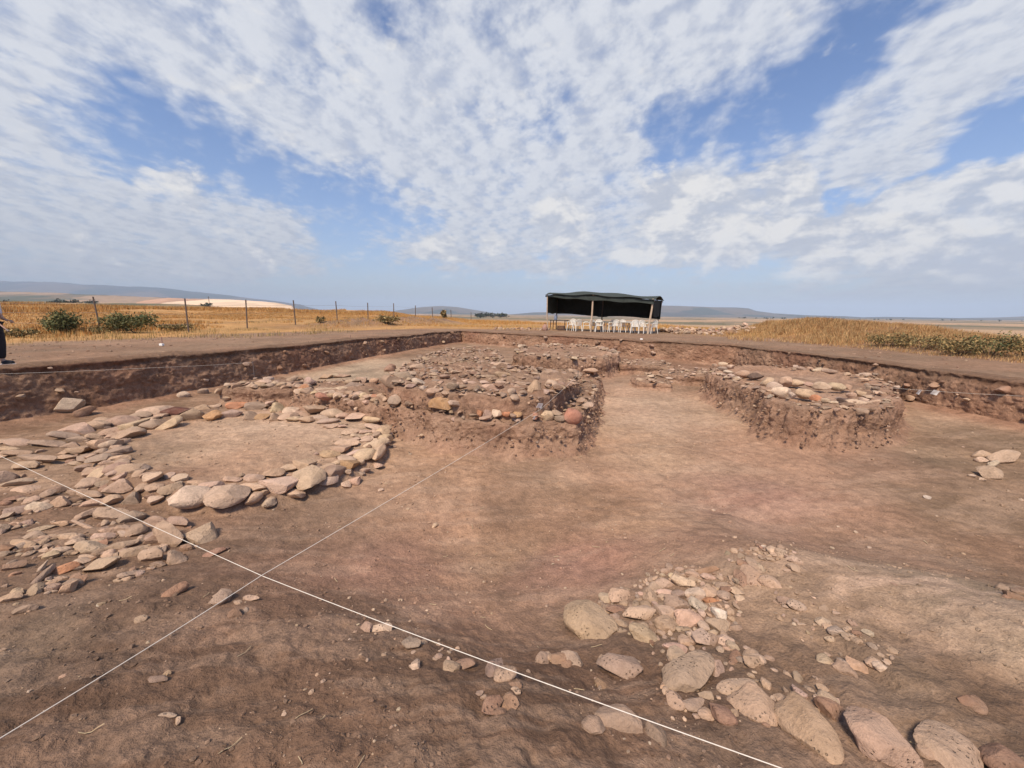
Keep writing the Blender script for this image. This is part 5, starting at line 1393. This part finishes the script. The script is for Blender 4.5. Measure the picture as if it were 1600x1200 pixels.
# ------------------------------------------------------------------ strings, tags, stakes
M_STRING = plain_mat('white_string', (.66, .61, .54), .8, .1, 80)
M_PAPER = plain_mat('white_paper', (.80, .79, .76), .7, .05)
M_NAIL = plain_mat('nail', (.16, .13, .12), .6)
def p3(px, py, z):
    x, y = at_z(px, py, z); return Vector((x, y, z))
def string(label, pts, rad, sag=.012):
    out = []
    for a, b in zip(pts, pts[1:]):
        for t in np.linspace(0, 1, 24, endpoint=False):
            q = a+(b-a)*t; q.z -= sag*4*t*(1-t); out.append(tuple(q))
    out.append(tuple(pts[-1]))
    o = MB().tube(out, rad, 6).build('string', M_STRING, None, True)
    return tag(o, label, 'string', 'layout strings across the dig')
knot = p3(410, 900, 1.0)
string('longer string crossing the foreground from the left edge down to the bottom', [p3(-110, 660, .95), knot, p3(1220, 1200, 1.03), p3(1700, 1378, 1.05)], .0017)
kn2 = knot+Vector((0, 0, .006))
string('string slanting from the bottom left up to the large stepped platform', [p3(-320, 1345, 1.06), kn2, p3(845, 639, 1.06), p3(903, 586, 1.1)], .0017)
string('thin string along the top of the left trench wall', [p3(-60, 586, 1.12), p3(250, 574, 1.12), p3(395, 566, 1.1)], .002)
string('thin string from the steep round platform to the right trench wall', [p3(1392, 606, .97), p3(1600, 619, 1.0), p3(1720, 627, 1.0)], .002)
pgx, pgy = at_z(903, 590, 1.0)
for (x, y, z, h_, lab) in ((pgx, pgy, .9, .24, 'iron peg holding the slanting string on the platform rim'), (*at_z(395, 566, 1.1), .1, 1.0, 'thin iron peg by the narrow left arm of the large platform')):
    n_ = empty('iron_peg', (x, y, z)); tag(n_, lab, 'peg', 'pegs holding the strings')
    MB().tube([(0, 0, 0), (0, 0, h_)], .008, 6).build('peg_shaft', M_NAIL, n_); MB().tube([(0, 0, h_), (0, 0, h_+.012)], .018, 8).build('peg_head', M_NAIL, n_)
def paper(px, py, z, s_, label, rz):
    c = p3(px, py, z)
    g = [[(u*s_, .2*s_*math.sin(u*2+v), -v*s_) for u in np.linspace(-.6, .6, 6)] for v in np.linspace(0, 1, 5)]
    o = MB().sheet(g, .002).build('paper_tag', M_PAPER, None, True)
    o.location = c; o.rotation_euler = (.2, .3, rz)
    return tag(o, label, 'tag', 'white tags tied to the strings')
paper(845, 630, 1.06, .085, 'white paper tag on the slanting string at the large stepped platform', .4)
paper(1439, 609, .98, .10, 'white tag on the thin right string, nearer the round platform', .2)
paper(1464, 610, .98, .10, 'white tag on the thin right string, the one farther from the platform', -.3)
paper(836, 650, 1.04, .05, 'small white scrap hanging just below the tag at the large stepped platform', .9)
def stake(px, py, label):
    x, y = spot(px, py); o = empty('survey_stake', (x, y, gz_(x, y))); tag(o, label, 'stake', 'short stakes on the track')
    MB().box((0, 0, .05), (.11, .09, .08), None, .02).build('plaster_base', M_PAPER, o, True)
    MB().tube([(.01, 0, .05), (.03, 0, .30)], .016, 6).build('stake_rod', M_SACK, o)
stake(253, 541, 'short stake set in a white lump on the track at the left')
stake(1002, 532, 'short stake in a white lump on the dig edge before the shelter')
stake(547, 534, 'short stake in a white lump on the left far edge of the dig')
tdx, tdy = spot(872, 517)
# ------------------------------------------------------------------ person standing at the left edge
M_SKIN = plain_mat('skin', (.45, .28, .20), .6, .1); M_SHIRT = plain_mat('shirt', (.66, .67, .74), .8, .08, 5); M_TROUSER = plain_mat('trousers', (.022, .022, .028), .8, .2, 6)
M_SHOE = plain_mat('shoe', (.03, .03, .035), .6); M_SOLE = plain_mat('sole', (.75, .74, .72), .6); M_HAIR = plain_mat('hair', (.03, .022, .018), .7, .3, 30)
def skinned(name, V, E, Rd, mat, parent, root=0, sub=2):
    me = bpy.data.meshes.new(name); me.from_pydata(V, E, []); me.materials.append(mat)
    o = link(name, me, parent)
    md = o.modifiers.new('skin', 'SKIN'); md.use_smooth_shade = True
    for i, sv_ in enumerate(me.skin_vertices[0].data):
        r0 = Rd[i]; sv_.radius = r0 if isinstance(r0, tuple) else (r0, r0); sv_.use_root = (i == root)
    ms = o.modifiers.new('sub', 'SUBSURF'); ms.levels = sub; ms.render_levels = sub
    return o
fx_, fy_ = at_z(-2, 571, 1.2)
per = empty('person', (fx_, fy_, gz_(fx_, fy_)), 0.15); tag(per, 'person in a white shirt and black trousers cut by the left edge', 'person')
# faces +x; y is sideways
BV = [(0,0,.95),(0,0,1.12),(0,0,1.32),(.01,0,1.44),(.02,0,1.53),(.035,0,1.60),(.04,0,1.70),
      (0,.09,.90),(.03,.10,.50),(-.02,.10,.10),(.12,.11,.04),
      (0,-.09,.90),(-.02,-.10,.50),(-.10,-.10,.10),(.04,-.11,.04),
      (0,.19,1.40),(-.03,.23,1.14),(.04,.22,.98),(.10,.22,.96),
      (0,-.19,1.40),(-.02,-.23,1.14),(.05,-.21,1.0),(.11,-.21,.98)]
BE = [(0,1),(1,2),(2,3),(3,4),(4,5),(5,6),(0,7),(7,8),(8,9),(9,10),(0,11),(11,12),(12,13),(13,14),(3,15),(15,16),(16,17),(17,18),(3,19),(19,20),(20,21),(21,22)]
BR = [(.13,.11),(.12,.10),(.13,.11),(.09,.07),.052,(.075,.085),(.07,.08),.085,.06,.042,.035,.085,.06,.042,.035,.055,.042,.034,.03,.055,.042,.034,.03]
skinned('body', BV, BE, BR, M_SKIN, per)
skinned('shirt', [BV[0],BV[1],BV[2],BV[3],BV[15],BV[16],(.0,.225,1.06),BV[19],BV[20],(.01,-.22,1.07)], [(0,1),(1,2),(2,3),(3,4),(4,5),(5,6),(3,7),(7,8),(8,9)], [(.155,.14),(.15,.13),(.155,.135),(.11,.09),.078,.062,.052,.078,.062,.052], M_SHIRT, per, 1)
skinned('trousers', [(0,0,.98),(0,.09,.88),(.03,.10,.50),(-.02,.10,.12),(0,-.09,.88),(-.02,-.10,.50),(-.10,-.10,.12)], [(0,1),(1,2),(2,3),(0,4),(4,5),(5,6)], [(.15,.13),.108,.082,.066,.108,.082,.066], M_TROUSER, per)
for (x, y) in ((.06, .105), (-.02, -.105)):
    s_ = skinned('shoe', [(x-.09, y, .055), (x+.02, y, .055), (x+.13, y, .045)], [(0,1),(1,2)], [.05,.052,.042], M_SHOE, per)
    MB().tube([(x-.12, y, .012), (x-.06, y, .012), (x+.08, y, .012), (x+.17, y, .012)], [.03, .048, .055, .03], 10).build('sole', M_SOLE, s_, True).scale = (1, 1, .45)
skinned('hair', [(.015,0,1.735),(-.02,0,1.70),(-.035,0,1.62)], [(0,1),(1,2)], [(.075,.082),(.085,.085),(.06,.07)], M_HAIR, per)
skinned('nose', [(.105,0,1.66),(.125,0,1.635)], [(0,1)], [.012,.017], M_SKIN, per, 0, 1)
skinned('mouth', [(.10,-.02,1.59),(.108,0,1.592),(.10,.02,1.59)], [(0,1),(1,2)], [.006,.008,.006], plain_mat('lips', (.32,.14,.11), .6), per, 1, 1)
for sy in (-1, 1):
    skinned('ear', [(.02, sy*.088, 1.67), (.018, sy*.093, 1.63)], [(0,1)], [(.02,.010),(.016,.010)], M_SKIN, per, 0, 1)
    skinned('eye', [(.098, sy*.034, 1.668), (.103, sy*.034, 1.668)], [(0,1)], [.012,.009], M_HAIR, per, 0, 1)
    h0 = np.array([.10 if sy > 0 else .11, sy*.215, .96 if sy > 0 else .98])
    V = [tuple(h0), tuple(h0+np.array([.05, 0, -.012]))]; E = [(0, 1)]; Rr_ = [(.028, .02), (.034, .018)]
    skinned('palm', V, E, Rr_, M_SKIN, per, 0, 1)
    for k, (oy, ln) in enumerate(((-.027, .062), (-.009, .072), (.009, .068), (.027, .052))):
        b = h0+np.array([.07, oy, -.012])
        skinned('finger', [tuple(b), tuple(b+np.array([ln*.5, 0, -.012])), tuple(b+np.array([ln*.72, 0, -.040])), tuple(b+np.array([ln*.55, 0, -.062]))], [(0,1),(1,2),(2,3)], [.0095,.009,.0085,.007], M_SKIN, per, 0, 1)
    b = h0+np.array([.02, -sy*.028, -.004])
    skinned('thumb', [tuple(b), tuple(b+np.array([.03, -sy*.018, -.016])), tuple(b+np.array([.055, -sy*.012, -.034]))], [(0,1),(1,2)], [.0115,.010,.0085], M_SKIN, per, 0, 1)
hw = per.matrix_basis @ Vector((.17, -.21, .955))
st_e = Vector((hw.x+.46, hw.y-.05, hw.z-.20)); st_s = Vector((hw.x-.25, hw.y+.03, hw.z+.35))
rod = empty('tool_handle', tuple(st_s)); tag(rod, 'brown wooden tool handle held by the person at the left edge', 'tool')
MB().tube([(0, 0, 0), tuple((st_e-st_s)*.5+Vector((0, 0, .002))), tuple(st_e-st_s)], [.014, .013, .012], 8).build('handle_shaft', M_SACK, rod, True)
MB().tube([tuple((st_e-st_s)*.97), tuple((st_e-st_s)*1.03)], [.018, .02], 8).build('handle_tip', M_NAIL, rod, True)

# ------------------------------------------------------------------ haze in the air
hz_me = bpy.data.meshes.new('haze')
bm = bmesh.new(); bmesh.ops.create_cube(bm, size=1)
for v in bm.verts: v.co = Vector((v.co.x*34000, v.co.y*34000, 0 if False else (v.co.z+.5)*520-30))
bm.to_mesh(hz_me); bm.free()
hz_o = link('haze', hz_me); tag(hz_o, 'thin blue haze in the distant air', 'haze', None, 'stuff')
hm = bpy.data.materials.new('haze'); hm.use_nodes = True; hm.node_tree.nodes.clear()
ho = hm.node_tree.nodes.new('ShaderNodeOutputMaterial'); hv = hm.node_tree.nodes.new('ShaderNodeVolumePrincipled')
hv.inputs['Color'].default_value = (.64, .79, 1.0, 1); hv.inputs['Density'].default_value = 1.0e-4; hv.inputs['Anisotropy'].default_value = -.18
hm.node_tree.links.new(hv.outputs[0], ho.inputs['Volume']); hz_me.materials.append(hm)
